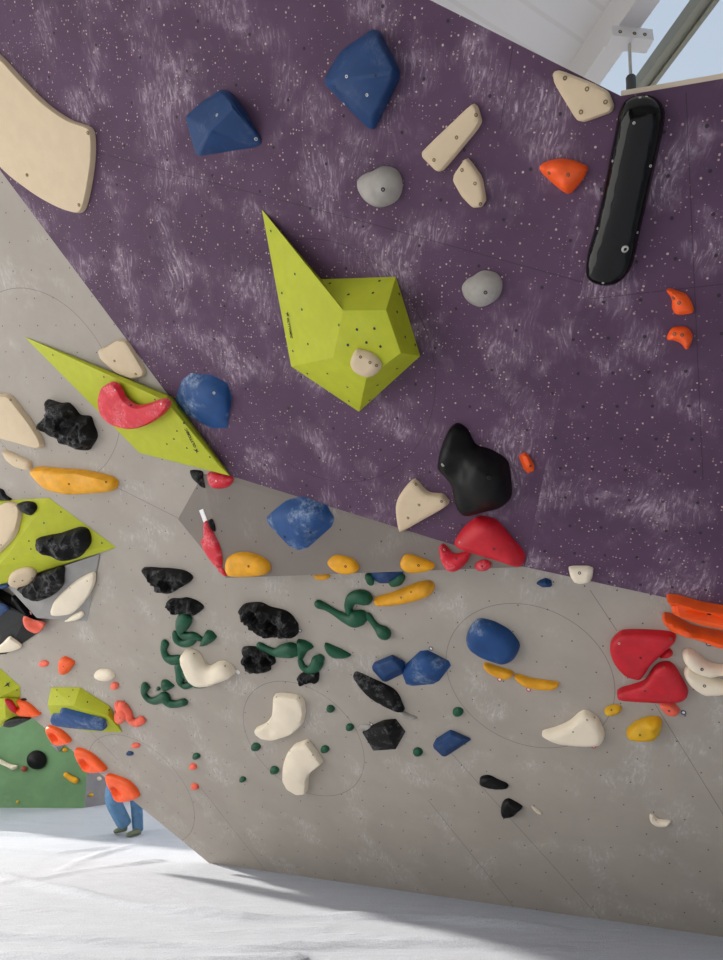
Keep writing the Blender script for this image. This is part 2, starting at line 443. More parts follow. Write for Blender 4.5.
def text_mesh(body, size):
    cu = bpy.data.curves.new('t', 'FONT'); cu.body = body; cu.size = size; cu.extrude = .0006; cu.offset = size*.018; cu.resolution_u = 2
    ob = bpy.data.objects.new('t', cu); COL.objects.link(ob)
    dg = bpy.context.evaluated_depsgraph_get(); me = bpy.data.meshes.new_from_object(ob.evaluated_get(dg))
    bpy.data.objects.remove(ob); bpy.data.curves.remove(cu); return me
def logo(o, p0, p1, hpx, body='OLYTOMIC'):
    """bird mark followed by lettering, printed on a volume from p0 to p1"""
    tree = bvh_of(o); a, n0 = surf_hit(o, *p0, tree); b, n1 = surf_hit(o, *p1, tree)
    if a is None or b is None: return
    n = (n0+n1).normalized(); e1 = (b-a); Ln = e1.length; e1 = (e1-n*e1.dot(n)).normalized(); e2 = n.cross(e1)
    size = Ln/7.2; tm = text_mesh(body, size)
    bm = bmesh.new(); bm.from_mesh(tm); bpy.data.meshes.remove(tm)
    w = max(v.co.x for v in bm.verts); k = (Ln*.76)/w
    for v in bm.verts: v.co = V((Ln*.24+v.co.x*k, v.co.y*1.5*hpx, v.co.z))
    s = Ln*.2
    bird = [(0, .75), (.45, .62), (1.0, 1.1), (.78, .5), (1.0, .1), (.6, .3), (.35, -.15), (.4, .35)]
    f = bm.faces.new([bm.verts.new((x*s, y*s, .0006)) for x, y in bird])
    for v in bm.verts: v.co = a + e1*v.co.x + e2*v.co.y + n*(v.co.z+.004)
    c = from_bm('logo', bm, M['ink'], a, o, smooth=0); c['label'] = 'black printed bird logo and lettering'
def slab(name, pts, mat, back=V((0, .3, .16)), pl=None, kind='structure', edge=None):
    bm = bmesh.new(); f = [bm.verts.new(p) for p in pts]; g = [bm.verts.new(p+back) for p in pts]
    n = len(pts); fr = bm.faces.new(f); bk = bm.faces.new(g[::-1]); sd = [bm.faces.new((f[i], g[i], g[(i+1) % n], f[(i+1) % n])) for i in range(n)]
    if pl:
        ul = bm.loops.layers.uv.new('UVMap')
        for q in [fr, bk]+sd:
            for l in q.loops: l[ul].uv = pl.uv(l.vert.co)
    if edge is not None:
        for q in sd: q.material_index = 1
    o = from_bm(name, bm, [mat]+([edge] if edge is not None else []), smooth=0); o['kind'] = kind; return o
def box(bm, lo, hi):
    vs = [bm.verts.new((x, y, z)) for x in (lo[0], hi[0]) for y in (lo[1], hi[1]) for z in (lo[2], hi[2])]
    for f in ((0, 1, 3, 2), (4, 6, 7, 5), (0, 4, 5, 1), (2, 3, 7, 6), (0, 2, 6, 4), (1, 5, 7, 3)): bm.faces.new([vs[i] for i in f])

# ------------------------------------------------------------------ the setting
GREYC = (166, 158, 148)
m_G = panel_mat('grey_wall_paint', G, GREYC, ((572, 641), (603, 646), (566, 667)),
    lines=[((435, 735), (600, 918)), ((655, 704), (760, 874)), ((201, 788), (265, 870)), ((428, 800), (520, 915)), ((590, 590), (617, 631)), ((178, 518), (110, 484)), ((118, 760), (60, 700))],
    circles=[((20, 288), (100, 345), (110, 458)), ((447, 650), (530, 605), (612, 672)), ((245, 705), (268, 683), (330, 700)), ((92, 745), (120, 735), (185, 785))],
    chalk=.9, chalkcol=lin((205, 200, 197)), var=.05, hole=.005, seed=4, streak=(4, 12), thr=(.5, .72))
G_pts = [A, FLOOR.at(209, 863).lerp(FLOOR.at(723, 937), 1.35)]
G_pts += [G.at(840, 600), G.at(525, 548), G.at(228, 475), G.at(0, 170), G.at(-200, -97.6), G.at(-200, 527)]
slab('wall_front', G_pts, m_G, V((.05, .35, .14)), G)
m_T = panel_mat('grey_ledge_paint_shaded', T, (122, 113, 106), ((230, 498), (265, 508), (222, 531)), chalk=.3, chalkcol=lin((190, 186, 184)), var=.04, hole=.006, seed=9)  # wall grey with the ledge face's shade darkened into its base colour
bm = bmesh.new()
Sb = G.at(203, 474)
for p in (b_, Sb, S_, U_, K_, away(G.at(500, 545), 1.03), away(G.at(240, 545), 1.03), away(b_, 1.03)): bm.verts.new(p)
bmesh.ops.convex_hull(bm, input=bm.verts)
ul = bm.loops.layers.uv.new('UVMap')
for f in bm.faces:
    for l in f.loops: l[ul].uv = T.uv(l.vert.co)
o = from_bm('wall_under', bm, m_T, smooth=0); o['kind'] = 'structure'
PUR = (80, 53, 80)
m_P1 = panel_mat('purple_wall_paint', P1, PUR, ((54, 33), (96, 45), (49, 77)),
    lines=[((95, 152), (361, 221)), ((361, 221), (600, 287)), ((513, 45), (500, 130)), ((700, 60), (701, 61))],
    circles=[((222, 345), (325, 240), (429, 340))], speck=.7, chalk=1.05, chalkcol=lin((170, 150, 166)), thr=(.47, .68), seed=1, hole=.0085)
slab('wall_upper', [b_, K_, C2_, P1.at(430, 0), P1.at(230, -100), P1.at(-100, -100), P1.at(-100, 36), P1.at(0, 170)], m_P1, V((0.0, .3, .18)), P1)
m_P2 = panel_mat('purple_side_wall_paint', P2, PUR, ((664, 132), (707, 126), (668, 176)),
    lines=[((686, 92), (703, 480)), ((590, 299), (760, 280)), ((530, 575), (531, 576))], speck=.65, chalk=1.05, chalkcol=lin((170, 150, 166)), thr=(.48, .68), seed=13, hole=.0085)
P2b = [K_, P2.at(840, 635.4), P2.at(840, 58.6), C2_]
slab('wall_right', P2b, m_P2, V((0, .3, .2)), P2)
# plywood capping strip on the top edge of the right panel
bm = bmesh.new()
e0, e1 = C2_, P2.at(840, 58.6); dd = (e1-e0).normalized(); un = dd.cross(P2.n); un = un if un.z > 0 else -un
vs = [bm.verts.new(p) for p in (e0+P2.n*.004, e1+P2.n*.004, e1+P2.n*.004+un*.02, e0+P2.n*.004+un*.02, e0-P2.n*.03, e1-P2.n*.03, e1-P2.n*.03+un*.02, e0-P2.n*.03+un*.02)]
for f in ((0, 1, 2, 3), (4, 5, 6, 7), (0, 1, 5, 4), (2, 3, 7, 6), (0, 3, 7, 4), (1, 2, 6, 5)): bm.faces.new([vs[i] for i in f])
o = from_bm('trim_1', bm, M['ply'], smooth=0); o['kind'] = 'structure'
# far walls
CE = 6.6
m_bk = panel_mat('green_wall_paint', BK, (106, 145, 101), None, chalk=.5, chalkcol=lin((190, 205, 185)), seed=22, thr=(.6, .78))
g0 = FLOOR.at(84, 808); g1 = V((-8.5, g0.y+.1, 0))
slab('wall_back', [g1, g0, g0+V((0, -.25, CE)), g1+V((0, -.25, CE))], m_bk, V((0, .3, 0)), BK)
m_bg = panel_mat('far_grey_wall_paint', BG, (140, 138, 142), None, chalk=.3, chalkcol=lin((190, 190, 195)), seed=25)
h1 = FLOOR.at(84, 808) + (FLOOR.at(130, 800)-FLOOR.at(84, 808))*3
slab('wall_far', [g0, h1, h1+V((0, 0, CE)), g0+V((0, -.25, CE))], m_bg, V((0, .3, 0)), BG)
# hall walls around the viewer (left one has the big window the sun comes through)
XL, XR, YB, YF = -8.5, 7.5, -7.0, 15.0
WY0, WY1, WZ0, WZ1 = -3.0, 11.3, .25, 5.6
bm = bmesh.new()
box(bm, (XL-.3, YB, 0), (XL, YF, WZ0)); box(bm, (XL-.3, YB, WZ1), (XL, YF, CE)); box(bm, (XL-.3, YB, WZ0), (XL, WY0, WZ1)); box(bm, (XL-.3, WY1, WZ0), (XL, YF, WZ1))
o = from_bm('wall_left', bm, M['plast'], smooth=0); o['kind'] = 'structure'
bm = bmesh.new(); box(bm, (XR, YB, 0), (XR+.3, YF, CE)); o = from_bm('wall_east', bm, M['plast'], smooth=0); o['kind'] = 'structure'
bm = bmesh.new(); box(bm, (XL-.3, YB-.3, 0), (XR+.3, YB, CE)); o = from_bm('wall_rear', bm, M['plast'], smooth=0); o['kind'] = 'structure'
# floor: padded mat under a loose grey carpet with rucks
wr = [[(0, 883), (33, 880), (83, 870), (159, 861)], [(-60, 868), (0, 876), (56, 889), (100, 898), (146, 908), (240, 918), (319, 916), (420, 917), (560, 930)],
      [(-40, 935), (60, 938), (120, 942), (244, 949), (420, 943), (560, 950)], [(-40, 836), (0, 835), (110, 837), (160, 830)], [(60, 872), (83, 860), (133, 845), (150, 838)],
      [(0, 822), (60, 824), (100, 822)], [(0, 850), (60, 853), (110, 848)], [(0, 905), (90, 915), (200, 932), (330, 928)], [(0, 955), (150, 962), (300, 958)]]
wl = [[FLOOR.at(*q).to_2d() for q in l] for l in wr]
wamp = [.035, .055, .06, .045, .035, .03, .035, .022, .04]; wwid = [.035, .05, .04, .08, .04, .08, .06, .035, .035]
def floor_z(x, y):
    q = V((x, y)); z = 0
    for l, a, w in zip(wl, wamp, wwid):
        for i in range(len(l)-1):
            pa, pb = l[i], l[i+1]; d = pb-pa; s = max(0, min(1, (q-pa).dot(d)/d.length_squared)); dist = (pa+d*s-q).length
            if dist < w*3: z = max(z, a*math.exp(-(dist/w)**2)*(.6+.7*noise.noise(V((x*1.3, y*1.3, 2)))))
    z += .004*noise.noise(V((x*1.1, y*5, 0)))
    dA = (q-A.to_2d()).dot(hn.to_2d())          # tucked under the wall
    return z*max(0, min(1, dA/.25)) if dA > -.5 and x > A.x-.3 else z
xs = [XL] + [-6.5+i*.055 for i in range(200)] + [XR]; ys = [YB, 0] + [3.6+i*.05 for i in range(190)] + [YF]
bm = bmesh.new(); gv = [[bm.verts.new((x, y, floor_z(x, y) if 3.5 < y < 13.2 and x > -6.6 and x < 4.6 else 0)) for x in xs] for y in ys]
for j in range(len(ys)-1):
    for i in range(len(xs)-1): bm.faces.new((gv[j][i], gv[j][i+1], gv[j+1][i+1], gv[j+1][i]))
n = NT('grey_mat_carpet'); co = n.new('ShaderNodeTexCoord').outputs['Object']
f1 = n.ramp(n.noise(n.mapping(co, scale=(1, 3, 1)), 3, 5, .6), .3, .7); f2 = n.noise(co, 90, 3, .7)
c = n.mix(f1, lin((168, 174, 188)), lin((178, 184, 197)))
c = n.mix(n.ramp(f2, .3, .75), c, lin((194, 199, 210)))
n.put(n.b.inputs['Base Color'], c); n.b.inputs['Roughness'].default_value = .95
n.bump(n.m_('ADD', n.m_('MULTIPLY', f2, .4), n.noise(n.mapping(co, scale=(2, 9, 1), rot=.1), 3, 4)), .5, .02)
o = from_bm('floor', bm, n.m, smooth=180); o['kind'] = 'structure'
# ceiling with skylight
def zplane(z): return Plane(V((0, 0, z)), V((0, 0, -1)))
BDEP = .3
ZC, ZB, ZS = CE, CE-BDEP, CE+.1
zc, zb = zplane(ZC), zplane(ZB)
l0, l1 = zc.at(611, 0), zc.at(576, 54)
dl = (l1-l0).normalized()
m0, m1 = zb.at(659, 0), zb.at(603, 83)
# opening edges run along dl from the room's front to its back
def along(p, y): return p + dl*((y-p.y)/dl.y)
bm = bmesh.new()
q0, q1 = along(l0, YB), along(l0, YF)
def prism(bm, pts, dz):
    a = [bm.verts.new(p) for p in pts]; b = [bm.verts.new(p+V((0, 0, dz))) for p in pts]; k = len(pts)
    bm.faces.new(a); bm.faces.new(b[::-1])
    for i in range(k): bm.faces.new((a[i], b[i], b[(i+1) % k], a[(i+1) % k]))

prism(bm, [V((XL-.3, YB-.3, ZC)), along(l0, YB-.3), q1, V((XL-.3, YF, ZC))], .25)
nc = NT('white_ceiling_boards'); co = nc.new('ShaderNodeTexCoord').outputs['Object']
wv = nc.new('ShaderNodeTexWave'); wv.inputs['Scale'].default_value = 1.1; wv.inputs['Distortion'].default_value = .4; nc.t.links.new(nc.mapping(co, rot=1.0), wv.inputs['Vector'])
nc.put(nc.b.inputs['Base Color'], nc.mix(nc.m_('MULTIPLY', nc.ramp(wv.outputs[1], .02, .06), 1.0), lin((244, 242, 240)), lin((252, 251, 250)))); nc.b.inputs['Roughness'].default_value = .9
o = from_bm('ceiling', bm, nc.m, smooth=0); o['kind'] = 'structure'
bm = bmesh.new(); off = 1.05
lw = V((dl.y, -dl.x, 0)); BWID = (zb.at(631, 41)-along(l0, zb.at(631, 41).y)).dot(lw)
prism(bm, [along(l0, 1.0), along(l0, YF), along(l0, YF)+lw*BWID, along(l0, 1.0)+lw*BWID], -BDEP)
o = from_bm('trim_2', bm, M['ceil'], smooth=0); o['kind'] = 'structure'
bm = bmesh.new()
prism(bm, [V((q0.x, YB-.3, ZS)), V((XR+6, YB-.3, ZS)), V((XR+6, YF, ZS)), along(l0, YF)+V((0, 0, ZS-ZC)), along(l0, YB)+V((0, 0, ZS-ZC))], .03)
n = NT('skylight_daylight'); n.b.inputs['Base Color'].default_value = (.05, .06, .07, 1); n.b.inputs['Emission Color'].default_value = (.62, .74, .90, 1); n.b.inputs['Emission Strength'].default_value = .72
o = from_bm('window_1', bm, n.m, smooth=0); o['kind'] = 'structure'

# rail, bracket and tension rod above the wall corner
def bar(name, a, b, w, h, mat, parent=None, up=V((0, 0, 1)), prof=None):
    d = (b-a).normalized(); s = d.cross(up).normalized(); u2 = s.cross(d)
    prof = prof or [(-w/2, -h/2), (w/2, -h/2), (w/2, h/2), (-w/2, h/2)]
    bm = bmesh.new(); r0 = [bm.verts.new(a+s*x+u2*y) for x, y in prof]; r1 = [bm.verts.new(b+s*x+u2*y) for x, y in prof]; k = len(prof)
    for i in range(k): bm.faces.new((r0[i], r0[(i+1) % k], r1[(i+1) % k], r1[i]))
    bm.faces.new(r0[::-1]); bm.faces.new(r1)
    return from_bm(name, bm, mat, (a+b)/2, parent, smooth=30)
RZ = CE-.35
ra, rb = zplane(RZ).at(720, -20), zplane(RZ).at(610, 130)
wd = .13
pr = [(-wd/2, -.05), (-wd*.2, -.05), (-wd*.2, -.03), (wd*.2, -.03), (wd*.2, -.05), (wd/2, -.05), (wd/2, .06), (-wd/2, .06)]
o = bar('ceiling_rail', ra, rb, wd, .1, M['rail'], prof=pr); tag(o, 'long grey olive metal rail running diagonally under the skylight', 'rail')
bp = zplane(ZB).at(628, 34)
root = link('rod_bracket', None, bp); tag(root, 'white steel bracket on the ceiling beam with tension rod hanging down', 'bracket')
bm = bmesh.new(); ex = V((1, .12, 0)).normalized(); 
a = bp-ex*.16; bb = bp+ex*.16
o = bar('bracket_plate', a-V((0, 0, .05)), bb-V((0, 0, .05)), .12, .1, M['ceil'], root)
for dx in (-.09, 0.02, .1):
    q = bp+ex*dx+V((0, -.062, -.06)); c = link('bolt', BOLT['brass'], q-bp, root); c.rotation_euler = (math.radians(90), 0, 0); c.scale = (.014,)*3
rt = bp-V((0, 0, .1)); rbm = P1.at(631.5, 92); rbm = rt+(ray(631.5, 96).normalized()*((rt-EYE).length*.93)+EYE-rt)
def cyl(name, a, b, r, mat, parent):
    k = 10; return bar(name, a, b, 0, 0, mat, parent, up=V((1, .2, 0)), prof=[(r*math.cos(2*math.pi*i/k), r*math.sin(2*math.pi*i/k)) for i in range(k)])
cyl('rod', rt, rbm, .012, M['steel'], root)
cyl('turnbuckle', rt.lerp(rbm, .66), rbm, .035, flat_mat('dark_steel', (70, 72, 74), .4, .5), root)

# ------------------------------------------------------------------ holds
PH = 'holds on the purple wall'
# ---- purple overhang
hold('large cream crescent slab cut off by the left edge, high on the purple wall', 'cream', P1,
     [(-70, 5), (-35, 24), (0, 54), (22, 78), (46, 102), (70, 119), (90, 126.5), (95, 135), (95, 162), (90, 194), (85, 210), (77, 212.5), (56, 205), (30, 189), (0, 163), (-40, 108), (-80, 50)], .045, .02, p=2.8, res=16,
     bolts=[(27, 175), (88, 133), (79, 205)], br=.012, bkind='brass')
gem('blue faceted wedge hold in the upper left of the purple wall', 'blue', P1,
    [(185, 116, 0), (200, 102, .0), (220, 89, .0), (230, 91, 0), (262, 139, 0), (262, 145, 0), (256, 148, 0), (199, 157, 0), (195, 154, 0), (187, 126, 0), (234, 107, .13), (210, 130, .15), (224, 95, .06)], bolts=[(217, 115, 'steel'), (256, 139, 'steel')], br=.010, bevel=.025)
gem('tall blue kite shaped hold at the top centre of the purple wall', 'blue', P1,
    [(372, 28, 0), (381, 31, 0), (400.5, 69, 0), (400.5, 80, 0), (376, 130, 0), (369, 131, 0), (325, 86, 0), (323, 79, 0), (340, 50, 0), (376, 37, .10), (395, 72, .11), (372, 118, .09), (333, 83, .11)], bolts=[(375, 75.5), (346.5, 76.5, 'steel'), (367, 95, 'steel'), (344, 104, 'steel')], br=.008, bevel=.025)
hold('round grey stone like hold between the blue kite and the lime volume', 'grey', P1, [(358.5, 180), (364, 174), (372, 171), (383, 166), (397, 170.5), (402, 186), (396, 201), (380, 207.5), (367, 202), (359, 190)], .09, .1,
     bolts=[(383, 189.5)], sculpt=[(365, 187, 6, -.012)], br=.011, group=None)
hold('long cream bar hold slanting up to the right on the purple wall', 'cream', P1, [(473.5, 102.8), (478, 106), (483, 123.5), (444, 170.5), (438, 172), (423, 157), (423, 151)], .038, .02, smooth='ch', p=2.8, bolts=[(476, 115), (456.5, 137.5), (434, 160)], br=.009, bkind='brass')
hold('small cream flat hold just below the slanting cream bar', 'cream', P1, [(467, 157), (472, 162), (482.5, 177), (486.5, 200), (482, 207), (474, 208), (463, 197), (454, 181), (455, 174)], .038, .02, smooth='ch', p=2.8, bolts=[(475, 183.5), (462, 170), (480.5, 204)], br=.009, bkind='brass')
hold('round grey stone like hold right of the lime volume', 'grey', P1, [(462, 288), (466, 280), (472, 276.5), (483, 270.7), (497, 274), (502, 285), (498.5, 297), (489, 304.5), (479, 307), (467, 300)], .08, .09,
     bolts=[(485.5, 292.5)], sculpt=[(468, 290, 5, -.012)], br=.010)
hold('bright orange pointed hold left of the glossy black pill', 'orange', P1, [(540, 170), (543, 163), (558, 158.7), (574, 160.5), (587, 167), (586, 173), (581, 182), (570, 193.5), (563, 191.5), (550, 181)], .08, .075,
     sculpt=[(560, 163, 9, .02), (568, 185, 8, .012)], bolts=[(568, 175), (549, 173)], br=.009, bkind='brass')
hold('cream rounded triangle slab at the top edge of the purple wall', 'cream', P1, [(553, 71.5), (560, 70), (592, 82.5), (609, 91.5), (614.5, 106), (612, 112.5), (584, 122.5), (577, 120.5), (555, 84)], .038, .02, smooth='ch', p=2.8, bolts=[(565, 78), (587, 89), (581, 112), (605.5, 102)], br=.010, bkind='brass')
# lime star volume
lv = faces_obj('large lime green faceted volume with a tall spike, in the centre of the purple wall', 'lime', P1,
    [(261.5, 209, 0), (321, 279, 0), (396, 276.5, 0), (420.5, 356, 0), (359, 412, 0), (291, 366.5, 0), (343.5, 310.5, .22), (386, 310, .22), (401, 353, .22), (366, 379, .235), (333, 357.6, .235), (300, 330, 0), (309, 283, 0)],
    [(0, 5, 10, 6), (0, 6, 1), (1, 6, 7, 2), (2, 7, 8, 3), (3, 8, 9, 4), (4, 9, 10, 5), (6, 10, 9, 8, 7), (0, 1, 2, 3, 4, 5)], 'climbing_volume', 'climbing volume', .003,
    holes=[(295, 274), (302, 309.5), (308, 344), (271, 231), (282, 293), (293, 351), (348.5, 294.5), (373, 293), (379.5, 281), (330, 283.5), (339, 325), (357, 329.5), (374.5, 328.5), (348, 345), (366.5, 342.5), (380.5, 346.5), (307.5, 373.5), (327.5, 373.5), (347.5, 387), (349, 401), (377.5, 385), (397, 368.5), (369.5, 400), (397, 312), (405, 337), (399, 294), (415, 345)], hr=.0085)
logo(lv, (286, 311), (291, 338), .9)
hold('small cream three hole chip screwed onto the lime green volume', 'cream', on(lv, (356, 352), (362, 372), (350, 362)), [(351, 361), (356, 349.5), (361, 349.5), (373, 353.5), (381.5, 364), (376, 374), (366, 377), (354.5, 371)], .045, .04, bolts=[(370, 362.5), (360.5, 357), (376.5, 365.5)], br=.009, bkind='brass')
gem('blue hold with a chalky top, beside the lime kite volume on the purple edge', 'bluechalk', P1,
    [(176, 397, 0), (182, 380, 0), (191, 373, 0), (212, 375, 0), (227, 383, 0), (232, 397, 0), (227.5, 428, 0), (212, 428.5, 0), (186, 415, 0), (176, 404, 0), (190, 396, .11), (212, 394, .13), (228, 402, .06), (200, 412, .07)], bolts=[(214, 393, 'steel')], bevel=.02, br=.010, soft=12)
hold('big smooth black blob hold on the lower purple wall above the red dome', 'black', P1,
     [(448, 431), (453, 425), (459, 424), (467, 430), (472, 440), (477, 446), (490, 450), (504, 458.5), (509, 468), (511, 495), (503, 506), (486, 511), (470, 514.5), (462, 511.5), (456, 500), (452, 482), (440, 468), (439, 461), (443, 445)], .12, .11, p=2.2, edge=50,
     sculpt=[(492, 478, 22, .06), (448, 452, 12, .03), (459, 466, 9, -.03), (463, 437, 6, -.025), (482, 458, 7, .02)], bolts=[(489, 478), (442.5, 465, 'steel')], br=.011, res=18)
hold('cream flat hold with a hooked arm, left of the black blob', 'cream', P1, [(412, 480), (418, 481), (424, 488), (431, 492.5), (443, 494), (449, 501), (445, 507), (425, 518.5), (404, 530), (400, 528), (397, 507), (401, 493)], .05, .035, p=2.8, bolts=[(419, 505), (416, 484.5), (441.5, 501.5), (408, 518)], br=.009, bkind='brass', res=15)
gem('tiny orange screw on block beside the black blob hold', 'orange', P1, [(518, 455, 0), (524.5, 452, 0), (535, 465, 0), (534.5, 471, 0), (528, 474, 0), (523, 469, 0), (522, 457, .04), (526, 455, .04), (531, 466, .045), (526, 468, .045)], bolts=[(530.5, 466)], bevel=.006, br=.007)
hold('wide red dome hold at the bottom of the purple wall under the black blob', 'red', P1, [(455, 541), (463, 528), (473, 519.5), (480, 516.5), (494, 519.5), (503, 528), (513, 540), (521, 549), (524.5, 556), (523, 564.5), (517, 565.5), (500, 560), (480, 554), (464, 549)], .11, .11, p=2.0, bolts=[(459.5, 542, 'steel'), (494, 549)], br=.008, res=16, sculpt=[(489, 522, 8, .02)])
# ---- right purple panel
pill = hold('long glossy black pill shaped volume standing at the wall corner', 'gloss', P2,
     [(615, 130), (618, 114), (624, 102), (632, 96.5), (644, 94.5), (656, 98), (664, 108), (664.5, 122), (659, 150), (651, 185), (641, 228), (635, 256), (630, 271), (621, 282), (609, 286.5), (596, 285), (587, 279), (585, 270), (588, 250), (595, 226), (603, 190), (610, 155)], .10, .11, p=2.8, res=17, smooth='cr', edge=60, comp=.35,
     bolts=[(612.5, 161, 'steel'), (650.5, 166, 'steel'), (597.5, 228.5, 'steel'), (637.5, 232.5, 'steel'), (603, 283, 'steel'), (640, 97.5, 'steel'), (646.5, 96.5, 'steel'), (634, 123, 'steel')], br=.006, name='climbing_volume', cat='climbing volume')
add_bolts(pill, [(625, 249, 'steel')], .017)
hold('upper of two small orange horn holds on the right purple panel', 'orange', P2, [(666.5, 291), (670, 288.5), (678, 291), (687, 295), (693, 306), (692, 313), (677, 314.5), (672, 308), (671.5, 299)], .05, .05, bolts=[(679, 303), (673.5, 298, 'brass')], br=.009, bkind='brass')
hold('lower of two small orange horn holds on the right purple panel', 'orange', P2, [(667, 336.5), (672.5, 328), (686, 327), (692.5, 335), (690.5, 345), (686, 349.3), (680.5, 343.5), (674, 340.5), (668, 340)], .05, .05, bolts=[(682, 335), (674.5, 334)], br=.009, bkind='brass')
hold('small cream bucket shaped hold sitting on the lower edge of the purple panel', 'bone', P2, [(568.3, 567), (573, 566), (588, 566), (593.5, 568), (592.5, 577), (590, 581.5), (581, 583), (574, 581.5), (570, 575)], .05, .035, smooth='ch', bolts=[(579.5, 573)], br=.009)
hold('upper of two long orange rail holds at the right edge, on the purple', 'orange', P2, [(666, 597), (668, 594.3), (680, 596), (700, 602), (723, 606), (770, 611), (772, 634), (723, 624), (700, 619.5), (678, 611.5), (670, 606.5), (674, 603.5)], .09, .03, p=2.8, smooth='ch', bolts=[(709, 614)], br=.012, sculpt=[(x_, y_, 3.2, -.035) for x_, y_ in ((676, 604), (681, 606), (686, 607.5), (691, 609), (696, 610.2), (701, 611.5), (706, 612.5), (711, 613.5), (716, 614.3), (721, 615.2), (726, 616))], res=20)
hold('lower of two long orange rail holds at the right edge, on the grey', 'orange', G, [(661.5, 617), (664, 612.5), (672, 614), (680, 619), (694, 626), (723, 632), (770, 634), (772, 652), (723, 644), (700, 637), (684, 632), (672, 628), (666, 623)], .09, .03, p=2.2, smooth='ch', res=20, sculpt=[(690, 627, 9, .02), (720, 636, 12, .02)])
# ---- grey ledge under the purple wall
gem('large blue diamond hold with chalk on its top, on the grey ledge', 'bluechalk', T, [(264.5, 517.5, 0), (286, 499, 0), (304, 496, 0), (327, 505, 0), (335.5, 517.5, 0), (332.5, 526.5, 0), (308, 548, 0), (298.5, 550.5, 0), (289, 546.5, 0), (268, 525, 0), (290, 512, .11), (318, 514, .11), (302, 530, .12)], bolts=[(310.5, 532.5), (285, 537)], bevel=.025, br=.010, soft=12)
hold('yellow oval hold at the lower left corner of the grey ledge', 'yellow', T, [(226.5, 564), (231, 555), (246, 552), (263, 557.5), (270.5, 566.5), (265, 574.5), (247, 577), (230, 575.5)], .07, .06, bolts=[(248.5, 566.3)], br=.009)
hold('small yellow oval hold in the middle of the grey ledge rim', 'yellow', T, [(328, 561), (336, 555), (352, 558.5), (359, 567), (354.5, 573), (342, 574), (332, 568.5)], .05, .045, bolts=[(345.5, 566.5)], br=.009)
hold('small yellow oval hold on the grey ledge rim left of the red horseshoe', 'yellow', T, [(400.5, 562), (404, 555.5), (411, 554.5), (432, 562.5), (433.5, 568.5), (424, 572), (410, 573), (402.5, 568.5)], .05, .045, bolts=[(418.5, 565.5)], br=.009)
hold('red horseshoe hold on the ledge, left of the red dome', 'redchalk', T, [(439.5, 547), (443.5, 543.8), (448, 548), (454, 553.5), (462, 552.5), (470, 551), (470, 556), (466, 563), (457, 571), (448, 570.5), (441.5, 560)], .06, .045, bolts=[(456.5, 558.5), (444.5, 549.5, 'steel')], br=.008)
hold('tiny round red foothold right of the red horseshoe hold', 'redchalk', T, ell(483, 565.5, 8.3, 5.8, -.2), .04, .05, bolts=[(482, 566)], br=.007)
hold('small red lump tucked under the tip of the lime kite volume', 'redchalk', T, [(208, 474), (214, 471), (226, 474), (233.5, 478.5), (230, 486), (219, 488.7), (211, 486)], .05, .05, bolts=[(216, 481, 'steel')], br=.007)
hold('small dark grey hold under the lime kite, beside the red lump', 'blackchalk', L, [(191.5, 469), (202, 471), (203, 478), (204.5, 488), (197, 482), (193, 477)], .04, .04)
hold('red lobed hold hanging down the side of the grey ledge', 'redchalk', L, [(204.5, 523), (208, 521), (212, 530), (218.5, 543), (222, 556), (222, 566), (219.5, 569), (213, 562), (208, 555), (203, 546), (201.5, 540), (204.5, 536)], .035, .03, bolts=[(207, 548), (212, 545)], br=.004, sculpt=[(204, 543, 3, -.02)])
hold('little red tail hold at the bottom corner of the grey ledge', 'redchalk', L, [(218.5, 568), (222, 567), (226.5, 574.5), (225, 576), (219, 571)], .02, .02)
hold('small dark hold beside the red lobed hold on the ledge side', 'blackchalk', L, [(208.5, 521), (212, 519), (215, 526), (215, 531.5), (212, 529)], .03, .03)
# ---- grey wall, upper left
kv = gem('lime green kite volume lying across the grey and purple edge', 'lime', G, [(24, 336.5, 0), (168, 396, .07), (230, 476, .05), (139.4, 453, 0), (166, 401, .12), (220, 467, .07)], bevel=.002, name='climbing_volume', cat='climbing volume',
    holes=[(53, 355), (104, 377), (102, 390), (155, 399.5), (184, 423), (177, 431), (174, 439), (167, 444), (187, 448), (210, 457)], hr=.008)
logo(kv, (200, 453), (187, 428), .9)
hold('red chalky crescent hold bolted on the lime kite volume', 'redchalk', on(kv, (108, 395), (118, 412), (145, 415), .03), [(100.5, 400), (103, 388), (109, 383), (115, 382), (121, 387), (127, 398), (138, 405), (150, 403), (160, 399.3), (168, 399), (171, 404), (164, 414), (149, 424), (133, 428), (116, 424.5), (104, 414)], .05, .03, p=2.8, bolts=[(131, 405), (115, 390, 'steel'), (161, 404, 'steel')], br=.008, res=16)
hold('cream rounded slab leaning on the top edge of the lime kite', 'cream', G, [(99.5, 351), (101, 348), (108, 346), (118, 339.3), (128, 340), (146, 370), (145, 376.5), (133, 379), (118, 373), (102, 359)], .038, .02, smooth='ch', bolts=[(114.5, 361), (135.5, 374)], bkind='brass')
hold('craggy black rock hold with a deep pocket, left of the lime kite', 'blackchalk', G, [(40, 424), (44, 418), (50, 412), (46.5, 402), (48, 399.5), (60, 403), (68, 403), (74, 408), (80, 415), (90, 416.5), (93, 424), (97, 436), (92, 446), (87, 450.5), (72, 446), (57, 437), (43, 429)], .11, .08, noise_amp=0.037, noise_scale=22, sculpt=[(66, 424, 6, -.075), (78, 428, 5, -.05), (56, 418, 4, -.03), (54, 408, 5, .03), (72, 414, 5, .03), (86, 430, 6, .02)], res=22, edge=26, bolts=[(63.5, 422)])
